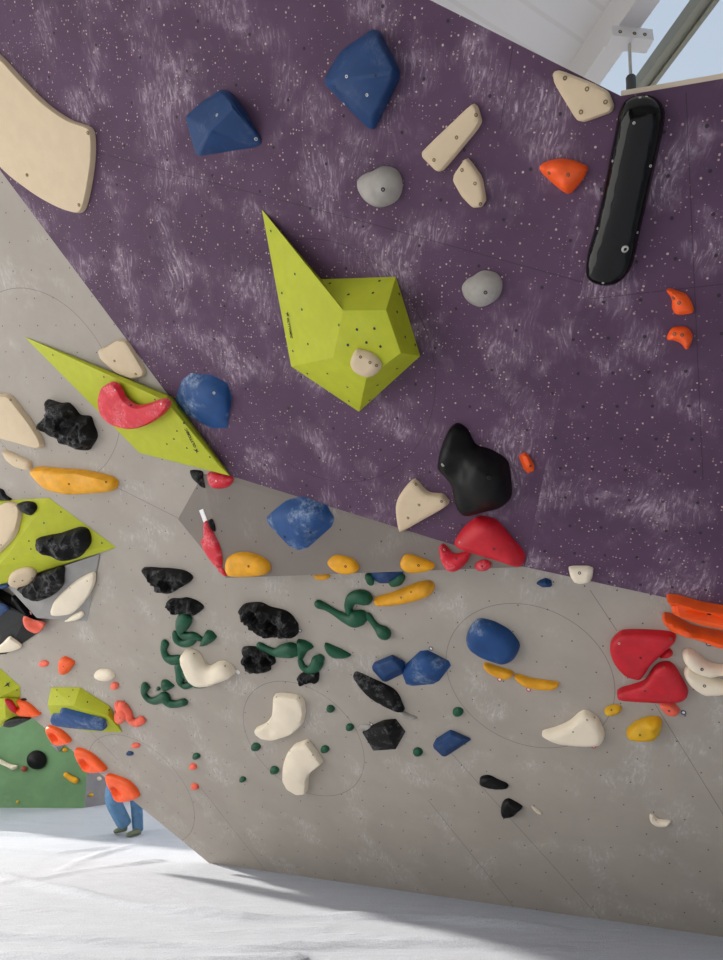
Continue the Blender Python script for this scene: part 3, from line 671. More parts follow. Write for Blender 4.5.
hold('large cream fin hold cut off by the left edge, above the lime volume', 'cream', G, [(-45, 398), (-20, 393.5), (4, 394), (12, 396), (22, 408), (34, 424), (43, 439), (43.5, 447), (36, 447.5), (16, 442), (0, 437.5), (-40, 425)], .055, .035, bolts=[(10.5, 400)], bkind='brass')
hold('small cream leaf hold left of the long yellow rail', 'cream', G, [(2.7, 450), (8, 450.5), (17, 454.5), (31.5, 461), (32, 469), (27, 470), (16.5, 467), (7, 459.5)], .04, .03, smooth='ch', bolts=[(16.5, 460.5)], br=.006)
hold('long yellow rail hold on the grey wall below the black rock', 'yellow', G, [(33, 471), (36, 467.5), (44, 467), (62, 468.5), (83, 470), (107, 475), (117, 480), (117.5, 486), (113, 490.5), (95, 492.5), (72, 493.6), (55, 490.5), (45, 485)], .08, .05, p=2.2, sculpt=[(60, 473, 12, .015), (95, 477, 12, .012)], bolts=[(69, 484), (106, 482)], res=18, br=.009)
# ---- left group of volumes
v2 = gem('lime green pyramid volume at the left edge carrying black holds', 'lime', G, [(-45, 503, 0), (48.7, 497.5, 0), (117, 547.5, 0), (0, 584.5, .16), (-50, 600, .16), (-2, 566, .24), (6, 558, .23)], bevel=.004, name='climbing_volume', cat='climbing volume', holes=[(61, 512), (44, 523), (29, 541), (14, 559), (102, 543), (31, 549)], hr=.008)
v3 = gem('grey wedge volume tucked below the lime pyramid at the left', 'volgrey', G, [(8, 587, .12), (64, 566, .09), (99.6, 554, .01), (87.4, 621, 0), (58, 619, .02), (36.5, 618, .10)], bevel=.003, name='climbing_volume', cat='climbing volume')
v4 = gem('dark navy volume at the left edge below the grey wedge', 'black', G, [(-40, 570, .1), (0, 601, .16), (27, 616, .14), (40.6, 631, .02), (25, 642, 0), (6, 654, 0), (-40, 660, .05), (-20, 600, .18)], bevel=.004, name='climbing_volume', cat='climbing volume')
gem('thin dark strip hold between the grey wedge and the navy volume', 'black', G, [(11.5, 596, .12), (10.5, 605, .12), (20, 613, .14), (27, 616.5, .14), (18, 605, .13)], bevel=.003)
hold('cream pointed oval on the left end of the lime pyramid', 'cream', on(v2, (3, 515), (10, 530), (15, 515)), [(-28, 560), (-20, 528), (0, 507), (10, 501.5), (18, 504), (22, 511), (20, 524), (15, 537), (0, 553), (-14, 563)], .045, .03, bolts=[(13, 511, 'steel'), (1, 545, 'brass')], br=.008)
hold('small chalky dark oval at the top of the lime pyramid', 'blackchalk', on(v2, (22, 505), (33, 508), (27, 513)), [(19, 504), (27, 501), (35, 503), (36.5, 509), (31, 515), (26, 514), (21, 509.5)], .06, .05, noise_amp=.01)
hold('wide black rough hold in the middle of the lime pyramid', 'blackchalk', on(v2, (45, 540), (80, 530), (70, 555)), [(36.5, 543), (38, 538), (49, 535), (60, 533), (72, 529), (81, 526.8), (88.5, 530), (91.5, 543), (82, 555), (73, 559.5), (62, 561), (50, 556), (40, 553)], .08, .06, noise_amp=0.034, noise_scale=14, sculpt=[(50, 552, 6, -.02), (73, 552, 6, -.03), (80, 540, 7, .02)], res=17, edge=26)
hold('black triangular tip peeking over the left end of the lime pyramid', 'black', G, [(-25, 489), (0, 488.5), (6, 495), (12, 500), (-2, 500.5), (-25, 502)], .04, .03)
hold('cream oval chip under the lower lip of the lime pyramid', 'cream', on(v2, (10, 576), (25, 570), (34, 570)), [(8.3, 581), (11.5, 573), (21, 568.3), (31, 567.8), (36.5, 572), (34.5, 580), (28, 586), (20, 587), (11.5, 585)], .04, .04, bolts=[(22.5, 580.5), (14.5, 581.5), (32, 578)], br=.008)
hold('large black rough hold hanging below the lime pyramid on the grey wedge', 'blackchalk', on(v3, (30, 590), (60, 572), (50, 592)), [(19, 587), (28, 584), (40, 574), (52, 569), (63.5, 566), (64, 576), (62.5, 586), (51, 596.5), (36.5, 600.5), (28.5, 596)], .07, .05, noise_amp=0.031, sculpt=[(40, 580, 7, -.03)], res=16, edge=26)
hold('cream leaf shaped hold on the right face of the grey wedge', 'bone', on(v3, (58, 606), (88, 580), (88, 596)), [(51, 612), (52, 607), (56, 599), (72, 583.5), (84, 576), (94, 572), (96, 576), (94, 586), (86, 600), (74, 612), (62, 615), (54, 614.8)], .04, .03, bolts=[(70, 588, 'brass'), (87, 581, 'brass')], br=.006)
hold('tiny cream sickle hold below the cream leaf', 'bone', G, [(65, 620.5), (73, 614.5), (81, 611), (84, 613), (82.5, 617), (76, 620.5), (68, 621.5)], .03, .03, lift=.02)
hold('coral red ring hold on the tip of the navy volume', 'coral', on(v4, (27, 620), (36, 630), (20, 622)), [(23, 618), (26, 616.6), (34, 620), (44, 622.4), (45, 625.5), (39, 631.4), (31, 629.5), (25, 625)], .04, .03, sculpt=[(36, 624.5, 3.5, -.035)])
hold('cream flat hold at the bottom of the navy volume', 'bone', on(v4, (3, 645), (10, 640), (15, 643)), [(-14, 652), (0, 645), (9, 636.7), (13, 638), (22, 645.5), (14, 650), (2, 651.5)], .03, .025, )
hold('blue hold peeking in at the left on the navy volume', 'blue', on(v4, (1, 605), (5, 610), (2, 614)), [(-25, 600), (0, 603), (9, 608), (6, 612), (0, 616), (-25, 625)], .03, .03, )
hold('thin blue edge of a hold below the lime pyramid at the left edge', 'blue', G, [(-20, 586), (0, 584.5), (8, 584), (6, 588), (-20, 592)], .03, .03, lift=.14, comp=.2)
def marker(label, x, y, pl, mat, r=.016, lift=0.0):
    bm = bmesh.new(); rings = []
    for rad, h in ((1, 0), (1, .12), (.62, .12), (.62, .02)):
        rings.append([bm.verts.new((rad*r*math.cos(i*math.pi/7), rad*r*math.sin(i*math.pi/7), h*r)) for i in range(14)])
    for a, b in zip(rings, rings[1:]):
        for i in range(14): bm.faces.new((a[i], a[(i+1) % 14], b[(i+1) % 14], b[i]))
    bm.faces.new(rings[-1]); q = pl.n.to_track_quat('Z', 'Y')
    for v in bm.verts: v.co = q @ v.co + pl.at(x, y, lift+.001)
    for f in bm.faces: pass
    o = from_bm('route_marker', bm, [M[mat], M['white']], pl.at(x, y), smooth=30); o.data.polygons[len(o.data.polygons)-1].material_index = 1
    tag(o, label, 'route marker', 'round route markers'); return o
marker('pale round sticker at the lower tip of the grey wedge volume', 30.5, 613, G, 'tagred', .02, .09)
# ---- lower left, along the wall edge
hold('small orange hold alone, left of the orange triangle', 'coral', G, ell(44, 663.5, 4.8, 3.2), .03, .03)
hold('orange triangular hold below the grey wedge', 'orange', G, [(60, 661), (62, 657.5), (66, 656.8), (74.5, 662), (71, 669), (66, 673.8), (61, 671)], .06, .045, bolts=[(63.5, 666.5)], br=.006)
hold('cream oval pebble hold above the small lime wedge', 'bone', G, ell(105, 674.8, 10.2, 5.8, .12), .05, .05)
hold('tiny orange knob to the right of the cream pebble', 'coral', G, ell(114.8, 685.7, 4, 3.8), .03, .03)
v5 = gem('lime green wedge volume holding a blue bar, left of the dark green cluster', 'lime', G, [(51, 687, 0), (80, 687, .0), (110, 706, .0), (122.5, 732.5, 0), (47.5, 705, .13), (74, 705.5, .15), (50, 713, .10), (58, 726, .02), (88, 731.5, 0), (108, 716, .07)], bevel=.004, name='climbing_volume', cat='climbing volume', holes=[(57, 690), (73, 690), (57, 696.5), (69, 696.5), (87.5, 702), (109, 710)], hr=.008)
hold('chalky blue double bar hold fixed under the lime wedge', 'bluechalk', on(v5, (58, 713), (95, 723), (75, 722)), [(51, 717), (53, 713.5), (60, 713.5), (61, 708.5), (64, 707.8), (80, 712), (106, 719.5), (107.5, 728), (88, 726.5), (60, 724), (53, 722)], .045, .03, smooth='ch', sculpt=[(85, 717, 30, .012)])
tubes('orange twisted hold at the right end of the lime wedge', 'coral', G, [[(119, 706, 4), (122, 712, 5.5), (119, 719, 4)], [(123, 706, 4), (128, 712, 3.5), (130, 719, 3.2), (136, 723, 3.2), (142, 720, 3.2)]], bolts=[(120, 718)])
TD = 'orange teardrop pocket holds along the wall edge'
hold('orange teardrop hold in front of the red patch, topmost on the wall edge', 'orange', G, [(11.5, 701), (15, 698.3), (22, 699.5), (30, 704), (38, 711), (41, 714), (33, 716.7), (22, 715), (16, 708)], .055, .045, group=TD, res=24, p=2.3, sculpt=[(17, 705, 3, -.1)])
hold('orange teardrop hold below the blue bar, above the small grey triangle', 'orange', G, [(47, 728), (51, 725.5), (60, 729), (66, 733.5), (71.5, 740), (68, 743.3), (58, 744), (52, 738.5)], .055, .045, group=TD, res=24, p=2.3, sculpt=[(55, 737, 3.4, -.1)])
hold('orange teardrop hold halfway down the wall edge, above the far grey wall', 'orange', G, [(75.5, 750), (80, 748), (90, 752), (99, 759), (107, 768), (103.5, 771), (88.5, 771), (81, 763)], .055, .045, group=TD, res=24, p=2.3, sculpt=[(85.5, 763.5, 3.8, -.1)])
hold('orange teardrop hold in front of the walking person, lowest on the wall edge', 'orange', G, [(106.5, 776), (111, 774), (122, 777.5), (131, 782), (139, 792), (137, 798), (120, 800.7), (112, 790)], .055, .045, group=TD, res=24, p=2.3, sculpt=[(117, 791.5, 4.2, -.1)])
hold('tiny orange foothold above a tiny blue one near the wall edge', 'coral', G, ell(136, 745.3, 4.3, 2.6), .03, .03)
hold('tiny blue foothold near the lower left wall edge', 'blue', G, ell(130, 753.3, 3.6, 2.1), .02, .02)
le = gem('lime green volume with printed logo at the left frame edge', 'lime', G, [(-60, 640, 0), (0, 668, .0), (20.5, 686.5, .0), (20.5, 697.5, 0), (-60, 700, .1), (0, 697, .12), (-20, 676, .12)], bevel=.004, name='climbing_volume', cat='climbing volume', holes=[(17, 690)], hr=.008)
logo(le, (12, 683), (-14, 672), .9)
v6 = gem('bright lime block volume at the left edge, below the logo volume', 'lime', G, [(-50, 699, .1), (5, 698.5, .12), (20, 698.5, 0), (20.5, 716, 0), (5.5, 718, .12), (-10, 733, .03), (-50, 735, .1)], bevel=.004, name='climbing_volume', cat='climbing volume')
hold('dark red patch hold on the bright lime block', 'red', on(v6, (7, 702), (14, 708), (16, 712)), [(4.5, 699.5), (11, 699.5), (16, 706), (21, 714), (14, 713), (8, 708)], .025, .02, )
hold('long dark hold below the bright lime block at the left edge', 'black', G, [(4, 723.5), (8, 718.5), (20, 716.8), (31, 718.3), (22, 723.5), (13, 727), (5.5, 726)], .04, .03, lift=.05, comp=.2)
hold('tiny black foothold above the topmost orange teardrop', 'black', G, ell(24, 699.3, 2.7, 1.1, .1), .02, .02)
# ---- lower grey wall: black, dark green and cream holds
hold('black hold with a pocket, uppermost on the lower grey wall at the left', 'blackchalk', G, [(142.7, 569), (149, 567.3), (160, 568), (171, 568.5), (185, 571), (192.5, 577), (189, 583), (180, 588), (171, 593), (160, 590.5), (151, 581)], .08, .06, noise_amp=0.030, sculpt=[(167, 585, 5, -.1), (160, 573, 9, .015)], res=23, edge=26)
hold('smaller black rough hold directly above the dark green hooks', 'blackchalk', G, [(167, 602), (172, 598.5), (180, 598.5), (187, 597.7), (197, 601), (203.5, 606.5), (201, 611), (194, 615), (186, 612), (178, 613.5), (170, 608)], .07, .05, noise_amp=0.036, sculpt=[(184, 605, 4, -.02)], res=22, edge=26)
GG = 'dark green branching holds'
tubes('dark green double hook hold directly under the smaller black hold', 'green', G, [[(185, 619, 6.5), (182.5, 624, 6), (180.5, 630, 4), (183, 635, 3.2), (189, 636, 3.2), (194, 636, 3.6), (200, 638.5, 2.6)], [(175.5, 634, 3), (177, 640, 3.4), (183, 643.5, 3.2), (190, 642, 3.6), (195, 637, 3)]], GG, bolts=[(178, 626)])
hold('dark green fan shaped hold right of the double hook', 'green', G, [(199.7, 646), (203, 637), (206.5, 630), (212, 631), (217, 637), (213.5, 641.5), (206, 645.5)], .06, .05, group=GG, smooth='ch')
tubes('dark green boomerang hold left of the cream saddle', 'green', G, [[(165, 643.5, 3.4), (163.8, 650, 2.8), (166.5, 657, 3.4), (172, 660, 4), (179, 659, 3.6)]], GG)
tubes('dark green looped hold half hidden behind the cream saddle', 'green', G, [[(180, 667, 4.6), (180.5, 675, 4.2), (180, 682, 3), (185, 686, 2.8), (191, 684, 2.8)], [(184, 671, 4), (189, 678, 3.6), (196, 684.5, 3), (205, 685.5, 1.8)]], GG)
hold('cream saddle shaped hold overlapping the dark green loop', 'bone', G, [(182.3, 655), (185.5, 650), (193, 649.6), (199, 653.5), (204, 662), (209, 666), (214, 664), (219, 661.5), (226, 662), (233, 667), (235, 672.5), (231, 677), (221, 681), (210, 684.6), (200, 684), (192, 678.5), (187, 669.7), (184, 662)], .10, .055, p=2.1, sculpt=[(207, 672, 8, -.02)], bolts=[(194, 653.5, 'brass'), (225, 666, 'brass')], br=.007, res=17)
tubes('dark green S shaped hold at the lower left of the green cluster', 'green', G, [[(145.5, 686.5, 3.6), (144, 693, 2.6), (148, 699, 2.6), (154, 701, 3), (160, 699, 3.6), (165, 697, 4.6)], [(164, 698, 4), (169, 703, 3.6), (177, 704, 3), (184, 702, 3.2)]], GG)
hold('dark green fan hold above the lower left S shaped hold', 'green', G, [(161.5, 680), (167, 679.5), (175, 686), (171, 689), (166, 691), (162.5, 688)], .05, .04, group=GG, smooth='ch')
hold('tiny dark green bead left of the lower fan hold', 'green', G, ell(158.5, 688.5, 2, 2), .02, .02, group=GG)
hold('large black skull like hold with two eye pockets', 'blackchalk', G, [(240, 609.4), (243.5, 604.5), (251, 602.8), (261, 602.8), (270, 607), (284, 610.5), (291, 615), (295.5, 621), (298, 626), (296.5, 635.5), (283, 636.2), (266, 635.7), (259, 632), (250, 624), (243, 617.5)], .10, .07, noise_amp=0.041, sculpt=[(255.5, 616.5, 5, -.1), (273, 626, 5.5, -.1), (285, 627, 6, .015), (262, 609, 6, .015)], res=28, edge=26)
hold('black mask like hold with a round hole, under the skull hold', 'blackchalk', G, [(242, 648.5), (247, 646.3), (257, 647), (266, 650), (273, 655), (275.5, 663), (271, 666), (270, 670.7), (260, 672.3), (248, 670.3), (244.5, 664), (241.8, 659), (244.5, 655)], .07, .05, noise_amp=0.030, sculpt=[(253.5, 661, 4.6, -.1), (267, 661, 3.5, -.1)], res=25, edge=26)
tubes('dark green club shaped hold between the black mask and the hook', 'green', G, [[(260, 645.5, 3.2), (268, 649.5, 3.2), (276, 652.5, 4), (284, 651, 6.2), (291, 650, 7), (295, 650, 6)]], GG)
hold('dark green fan hold joined to the right of the club hold', 'green', G, [(297, 639), (304, 640), (311, 643.5), (314, 647.5), (307, 651.5), (303, 659), (299, 661), (298, 650)], .06, .045, group=GG, smooth='ch')
tubes('dark green J shaped hold above the small black stub', 'green', G, [[(300.5, 661, 2.6), (303, 667, 3.2), (309, 670, 3.6), (315, 667, 5), (318, 661, 5.5), (320, 658.5, 4)]], GG)
hold('small black stub hold under the dark green J', 'blackchalk', G, [(297.5, 677), (302, 673), (310, 671), (318, 671.5), (319, 677), (317, 682.7), (309, 682), (303, 684.5), (298.5, 681)], .06, .04, noise_amp=0.030, res=19, edge=26)
tubes('large dark green hold with a long arm and two round lobes', 'green', G, [[(319, 604.3, 4.2), (327, 607.5, 3.2), (336, 613, 3.4), (345, 618, 4.8), (353, 620, 7), (358, 618, 7.6), (360, 617, 7)], [(350, 613, 3.4), (348.5, 606, 4), (352, 599, 5.5), (359, 597, 7), (365, 598, 7)]], GG)
tubes('dark green drumstick hold right of the large two lobed one', 'green', G, [[(368.5, 616, 3.4), (373, 622, 3), (377, 627, 3.6), (381, 631, 6), (384, 633, 6.6)]], GG)
hold('dark green leaf wedge hold left of the two blue gems', 'green', G, [(325, 643), (333, 645.5), (343, 650), (351, 655), (345, 657.7), (334, 657), (327, 651)], .05, .04, group=GG)
gem('blue hold half hidden under the rim of the grey ledge', 'blue', G, [(368, 568, 0), (405, 568, 0), (404, 575, .0), (391, 584, 0), (379, 584, 0), (369, 577, 0), (385, 574, .08)], bevel=.012)
tubes('small dark green knob left under the half hidden blue hold', 'green', G, [[(369, 577, 4), (370.5, 582, 3.6)]], GG)
tubes('dark green knob right under the half hidden blue hold', 'green', G, [[(393, 583, 4), (398, 581, 4.4), (401, 577, 4)]], GG)
hold('thin yellow lip peeking out under the grey ledge rim', 'yellow', G, ell(322, 576, 8, 4), .03, .03)
hold('long yellow club shaped hold below the grey ledge', 'yellow', G, [(374.5, 599), (378, 596.5), (392, 592.5), (407, 586.5), (420, 581.8), (430, 581.3), (434.5, 586), (431, 594), (420, 599), (406, 602.5), (390, 604.7), (378, 604.5)], .08, .055, bolts=[(411, 592), (401, 597.5)], br=.007, res=17)
hold('tiny blue foothold under the corner where the purple panels meet', 'blue', G, [(536, 583), (540, 580), (546, 578), (551.5, 580.5), (552, 586.5), (543, 587)], .04, .03, smooth='ch', bolts=[(546, 583)], br=.005)
gem('blue gem hold, left of the overlapping blue pair', 'blue', G, [(371.5, 665.5, 0), (374, 661.5, 0), (392, 654, 0), (406, 661, 0), (404, 674, 0), (386.5, 682.4, 0), (382.5, 681.6, 0), (371.5, 670, 0), (379, 665, .07), (393, 660, .07), (400, 668, .07), (385, 676, .07)], bevel=.012)
gem('blue gem hold with chalk on top, right of the overlapping blue pair', 'bluechalk', G, [(402.5, 667, 0), (420, 651, 0), (428, 650, 0), (449, 661, 0), (451, 665.5, 0), (439, 681, 0), (433, 684, 0), (412, 686, 0), (406, 684, 0), (402, 673, 0), (412, 667, .11), (426, 658, .10), (442, 667, .09), (430, 677, .10)], bevel=.02, soft=12)
hold('large rounded blue hold with chalk patches inside the drawn circle', 'bluechalk', G, [(466.5, 637), (468.5, 630), (472, 624.5), (479, 619), (491, 621), (500, 625), (509, 630.5), (515, 637), (519.5, 645), (518, 652), (514.5, 658), (509, 661.5), (503, 662.5), (494, 660), (485, 657), (476, 652), (469, 646)], .10, .09, p=2.2, res=16)
gem('flat blue shield hold lowest on the grey wall, right of the black star', 'blue', G, [(432.5, 744.5, 0), (436, 738, 0), (450.5, 729, 0), (470.7, 737.8, 0), (471.5, 740, 0), (446, 757, 0), (442, 756.5, 0), (433, 748, 0), (439, 743, .05), (451, 735, .05), (464, 740, .05), (446, 750, .05)], bevel=.01)
hold('long pointed black spindle hold slanting below the blue gem', 'blackchalk', G, [(354, 674.5), (356, 672), (362, 674), (373, 679), (385, 684.5), (394, 689.7), (399, 696), (402, 703), (404.5, 710), (400, 710), (394, 708), (377, 699.3), (367, 691.5), (359, 682)], .08, .05, sculpt=[(385, 694, 8, -.012)], res=18, edge=26)
hold('thin pale curved hold at the lower tip of the black spindle', 'grey', G, [(399, 711), (403, 710.5), (409, 714), (416.5, 717), (415, 719), (408, 718.5), (402, 716)], .03, .025)
gem('black star like faceted hold below the spindle', 'blackchalk', G, [(361.7, 732, 0), (365, 728, 0), (383.5, 719.5, 0), (396, 718.3, 0), (406, 731.5, 0), (396, 749.5, 0), (373, 751, 0), (369, 744, 0), (386, 728, .09), (390, 738, .09), (374, 736, .05), (384, 724, .05)], bevel=.006)
hold('chalked grey scoop at the left point of the black star', 'grey', G, [(357.5, 727), (362, 724), (371, 725), (374, 727.5), (367, 730), (360, 730)], .02, .02)
hold('cream quarter moon hold inside the smaller drawn circle, upper of the pair', 'bone', G, [(274.6, 694), (282, 692.8), (299, 694.8), (304.5, 700), (306, 712), (303, 724), (292.5, 733), (275, 738.8), (263.5, 736.7), (258, 732.5), (254.7, 728.3), (267, 722.5), (273, 714.5), (274.8, 706)], .06, .028, p=2.6, smooth='ch', bolts=[(276.5, 697, 'brass'), (299.5, 698, 'brass'), (268, 724, 'brass')], br=.006, res=16, sculpt=[(270, 728, 5, -.02), (285, 712, 10, .02)])
hold('cream quarter moon hold below the first, lower of the pair', 'bone', G, [(307.8, 739), (315.5, 749), (324, 761.5), (319, 765.5), (312.5, 770.5), (308.5, 777), (308, 791.5), (299, 792.7), (288.5, 786.5), (283.6, 777), (284, 766), (287, 753), (295, 743.6)], .06, .028, p=2.6, smooth='ch', bolts=[(308, 742.5, 'brass'), (290, 751, 'brass'), (313, 755, 'brass')], br=.006, res=16, sculpt=[(298, 768, 10, .02), (288, 758, 4, -.02)])
GF = 'tiny dark green footholds'
for x, y, r, rot, lb in ((330.7, 708.6, 3.9, .4, 'tiny dark green foothold right of the upper quarter moon'), (350, 727, 3.9, .2, 'tiny dark green foothold left of the black star'), (325, 749, 4, 0, 'tiny dark green foothold at the right shoulder of the lower quarter moon'),
    (256, 746.7, 4.4, .1, 'tiny dark green foothold under the left tip of the upper quarter moon'), (274.6, 770, 4.2, .2, 'tiny dark green foothold left of the lower quarter moon'), (242.8, 779.2, 3, 0, 'tiny dark green foothold furthest down on the grey wall'),
    (196.5, 756, 3.5, 0, 'tiny dark green foothold above the two tiny orange ones'), (458, 711.6, 5, 0, 'small round dark green foothold above the blue shield'), (418, 751.7, 4.6, .3, 'small dark green foothold between the black star and the blue shield')):
    hold(lb, 'green', G, [(x+(px-x), y+(py-y)) for px, py in ell(x, y, r*1.08, r*.9, rot, 9)], .035, .03, group=GF, res=8)
hold('upper of two tiny orange footholds on the lower left grey wall', 'coral', G, ell(193.3, 766.4, 3.7, 3, .2), .03, .025, res=8)
hold('lower of two tiny orange footholds on the lower left grey wall', 'coral', G, ell(195, 786.3, 4, 3, .3), .03, .025, res=8)
hold('left of two slim yellow crescent holds below the rounded blue hold', 'yellow', G, [(483.5, 664.5), (487, 663), (499, 667), (511, 670.5), (513.7, 674), (508, 678), (498, 676), (489, 671.5)], .045, .02, sculpt=[(499, 669, 6, -.01)], res=15)
hold('right of two slim yellow crescent holds below the rounded blue hold', 'yellow', G, [(514.6, 675.8), (519, 674.3), (531, 678), (548, 680.5), (557.5, 682), (558.5, 685.5), (552, 688.7), (536, 688), (523, 684)], .045, .02, sculpt=[(537, 681, 7, -.01)], res=16)
hold('cream shark fin hold on the lower right grey wall', 'bone', G, [(542, 732.5), (545, 730), (556, 727), (569, 721), (580, 712), (587, 710.8), (597, 717), (602, 726), (604.5, 734), (603, 741), (598, 743.5), (584, 744.2), (562, 742), (548, 737)], .07, .04, p=2.2, bolts=[(587, 720, 'brass'), (573, 732, 'brass'), (594.5, 717.5, 'brass')], br=.006, res=17)
hold('small yellow foothold right of the shark fin', 'mustard', G, ell(613, 709.8, 9, 4.8, -.2), .05, .04, bolts=[(611.5, 710)], br=.006)
hold('yellow shell like hold under the lower red hold', 'mustard', G, [(626.5, 731), (633, 723.5), (643, 718.5), (655, 716.8), (661.5, 720), (661, 730), (655, 737.5), (641, 739), (629, 737)], .08, .05, noise_amp=.008, sculpt=[(644, 727, 5, -.012), (652, 722, 6, .015)], bolts=[(640, 735)], res=16, br=.006)
hold('chalky pink orange hold just below the lower red hold', 'coral', G, [(659.5, 704.5), (663, 701), (670, 701.5), (676, 705), (680, 711), (675, 715), (668, 714), (663, 710)], .05, .035, bolts=[(669, 711)], br=.007)
hold('upper large dark red hold at the right, with a square left end', 'red', G, [(610, 647), (613, 638), (620, 631.5), (628, 629.8), (648, 630), (668, 631.5), (675.5, 635), (675, 640), (665, 650), (652, 662), (646, 671), (641, 676.6), (633, 676), (624, 672), (614, 660)], .07, .035, p=2.6, bolts=[(640.5, 658), (619, 643.5, 'steel'), (671, 638.5, 'brass')], br=.008, res=17)
hold('lower large dark red hold at the right, tapering to the left', 'red', G, [(617, 692.5), (621, 688), (633, 684.5), (645, 679.5), (652, 669), (658, 663.5), (667, 661.5), (674, 665), (681, 676), (688, 690), (685, 697), (673, 700), (650, 699.5), (622, 697.5)], .07, .035, p=2.6, bolts=[(664, 667.5, 'brass'), (645, 691)], br=.007, res=17)
hold('small red tab behind the two large dark red holds', 'red', G, [(659, 656), (666, 649), (671, 649.5), (673, 654), (669, 657), (662, 657.5)], .04, .03)
hold('upper cream curved hold at the right edge of the grey wall', 'bone', G, [(682.3, 655), (684.5, 650), (690, 649), (697, 653), (706, 660.5), (716, 664), (740, 666), (752, 669), (748, 674), (723, 674), (710, 676), (695, 671), (686, 664)], .07, .045, bolts=[(702, 669.5)], res=17)
hold('lower cream curved hold at the right edge, below its twin', 'bone', G, [(683.7, 673.5), (685, 668), (689, 666.5), (698, 671), (710, 676), (723, 680), (745, 686), (745, 692), (723, 693.3), (708, 694), (700, 691.5), (689.5, 683.5)], .07, .045, bolts=[(704.5, 686)], res=17)
hold('tiny cream crescent foothold low on the right of the grey wall', 'bone', G, [(649.7, 814.5), (653, 814.5), (659, 819), (670.5, 820.8), (667, 825.5), (657, 825.2), (650.5, 820.8)], .035, .025, bolts=[(656, 820)], br=.004)
hold('upper of two small black holds low on the grey wall', 'black', G, [(480, 778), (484, 775.7), (490, 775.6), (499, 780), (507, 783.5), (507.5, 787.5), (495, 788), (481, 784)], .05, .035, noise_amp=.006)
hold('lower of two small black holds low on the grey wall', 'black', G, [(501.5, 805), (504, 800.5), (508.5, 798.5), (514, 801), (522.5, 806.5), (519, 810.5), (514, 815), (504, 816.5), (501, 811)], .05, .035, noise_amp=.008)
hold('thin pale sliver right of the two small black holds', 'bone', G, [(531.5, 806.5), (534, 807), (541.5, 812.5), (541, 814), (536, 811.5)], .02, .012, res=8)
marker('small red ringed marker under the left yellow crescent', 499.5, 679.5, G, 'tagred')
marker('small red ringed marker under the right yellow crescent', 528.5, 689.5, G, 'tagred')
marker('small red ringed marker under the cream shark fin', 593.5, 746, G, 'tagred', .018)
marker('small blue ringed marker beside the chalky pink orange hold', 683.5, 712.5, G, 'tagblue')
marker('small navy ringed marker under the lower orange rail', 709, 643.5, G, 'tagblue', .018)
marker('small dark ringed marker above the chalked blue gem', 431, 648.5, G, 'tagdark')
marker('small pale ringed marker at the right tip of the cream saddle', 238, 672, G, 'white', .02)
marker('small dark ringed marker right of the black skull hold', 300, 630.5, G, 'tagdark')
marker('small dark ringed marker above the black star hold', 371.5, 724.5, G, 'tagdark')
marker('small dark ringed marker on the lime pyramid, left of the wide black hold', 31, 549.5, G, 'tagdark', .02, .13)
# white route tag
bm = bmesh.new()
ft = [L.at(x, y, .004) for x, y in ((199, 510.5), (202.8, 508.8), (207.2, 520.5), (203.6, 522.5))]
a = [bm.verts.new(p) for p in ft]; c = [bm.verts.new(p-L.n*.0045) for p in ft]
bm.faces.new(a); bm.faces.new(c[::-1])
for i in range(4): bm.faces.new((a[i], c[i], c[(i+1) % 4], a[(i+1) % 4]))
o = from_bm('route_tag', bm, M['white'], ft[0], smooth=0); tag(o, 'white paper route tag stuck above the red lobed hold', 'route tag')
# ---- green wall at the back
hold('round navy hold on the far green wall', 'black', BK, ell(36.5, 760, 10, 9.6), .10, .16)
hold('small brown hold beside the navy hold on the far green wall', 'red', BK, ell(24, 769, 3.4, 2.9), .06, .06, res=8); bpy.context.scene.objects[-1].data.materials[0] = M['brown']
tubes('yellow worm shaped hold on the far green wall', 'yellow', BK, [[(66, 775, 2.7), (69, 777, 2.6), (72, 779, 2.9), (75.5, 780.5, 3)]])
hold('pale stick shaped hold at the left on the far green wall', 'bone', BK, [(-15, 752), (0, 759), (10, 764), (17.5, 765.7), (13.5, 770), (5, 766), (-15, 758)], .08, .06)
gem('grey triangular plate on the far green wall below an orange teardrop', 'volgrey', BK, [(49, 744, 0), (65, 745, 0), (58.5, 752.7, 0), (57, 747, .06)], bevel=.01)
hold('small yellow foothold near the far grey wall', 'yellow', BK, ell(65, 750, 2.6, 2.1), .05, .05, res=8)
hold('tiny yellow foothold at the foot of the far green wall', 'mustard', BK, ell(17.5, 802, 1.3, 1.6), .03, .03, res=8)
hold('tiny cream foothold on the far grey wall', 'bone', BG, ell(99, 778.6, 2.2, 2), .04, .04, res=8)
hold('tiny mustard foothold on the far grey wall', 'mustard', BG, ell(91, 795, 2.2, 2), .04, .04, res=8)

# ---- person walking behind the wall
def skin_obj(name, chain_verts, edges, mat, parent, org, lvl=2):
    me = bpy.data.meshes.new(name); me.from_pydata([V(v[:3]) for v in chain_verts], edges, []); ob = bpy.data.objects.new(name, me); COL.objects.link(ob)
    sk = ob.modifiers.new('s', 'SKIN'); sl = me.skin_vertices[0].data
    for i, v in enumerate(chain_verts):
        r = v[3]; sl[i].radius = r if isinstance(r, tuple) else (r, r); sl[i].use_root = (i == 0)
    sk.use_smooth_shade = True
    sb = ob.modifiers.new('d', 'SUBSURF'); sb.levels = lvl; sb.render_levels = lvl
    dg = bpy.context.evaluated_depsgraph_get(); m2 = bpy.data.meshes.new_from_object(ob.evaluated_get(dg))
    bpy.data.objects.remove(ob); m2.name = name; m2.materials.clear(); m2.materials.append(mat)
    for p in m2.polygons: p.use_smooth = True
    return link(name, m2, (0, 0, 0), parent)
fr = FLOOR.at(138, 835.5); D = fr.y
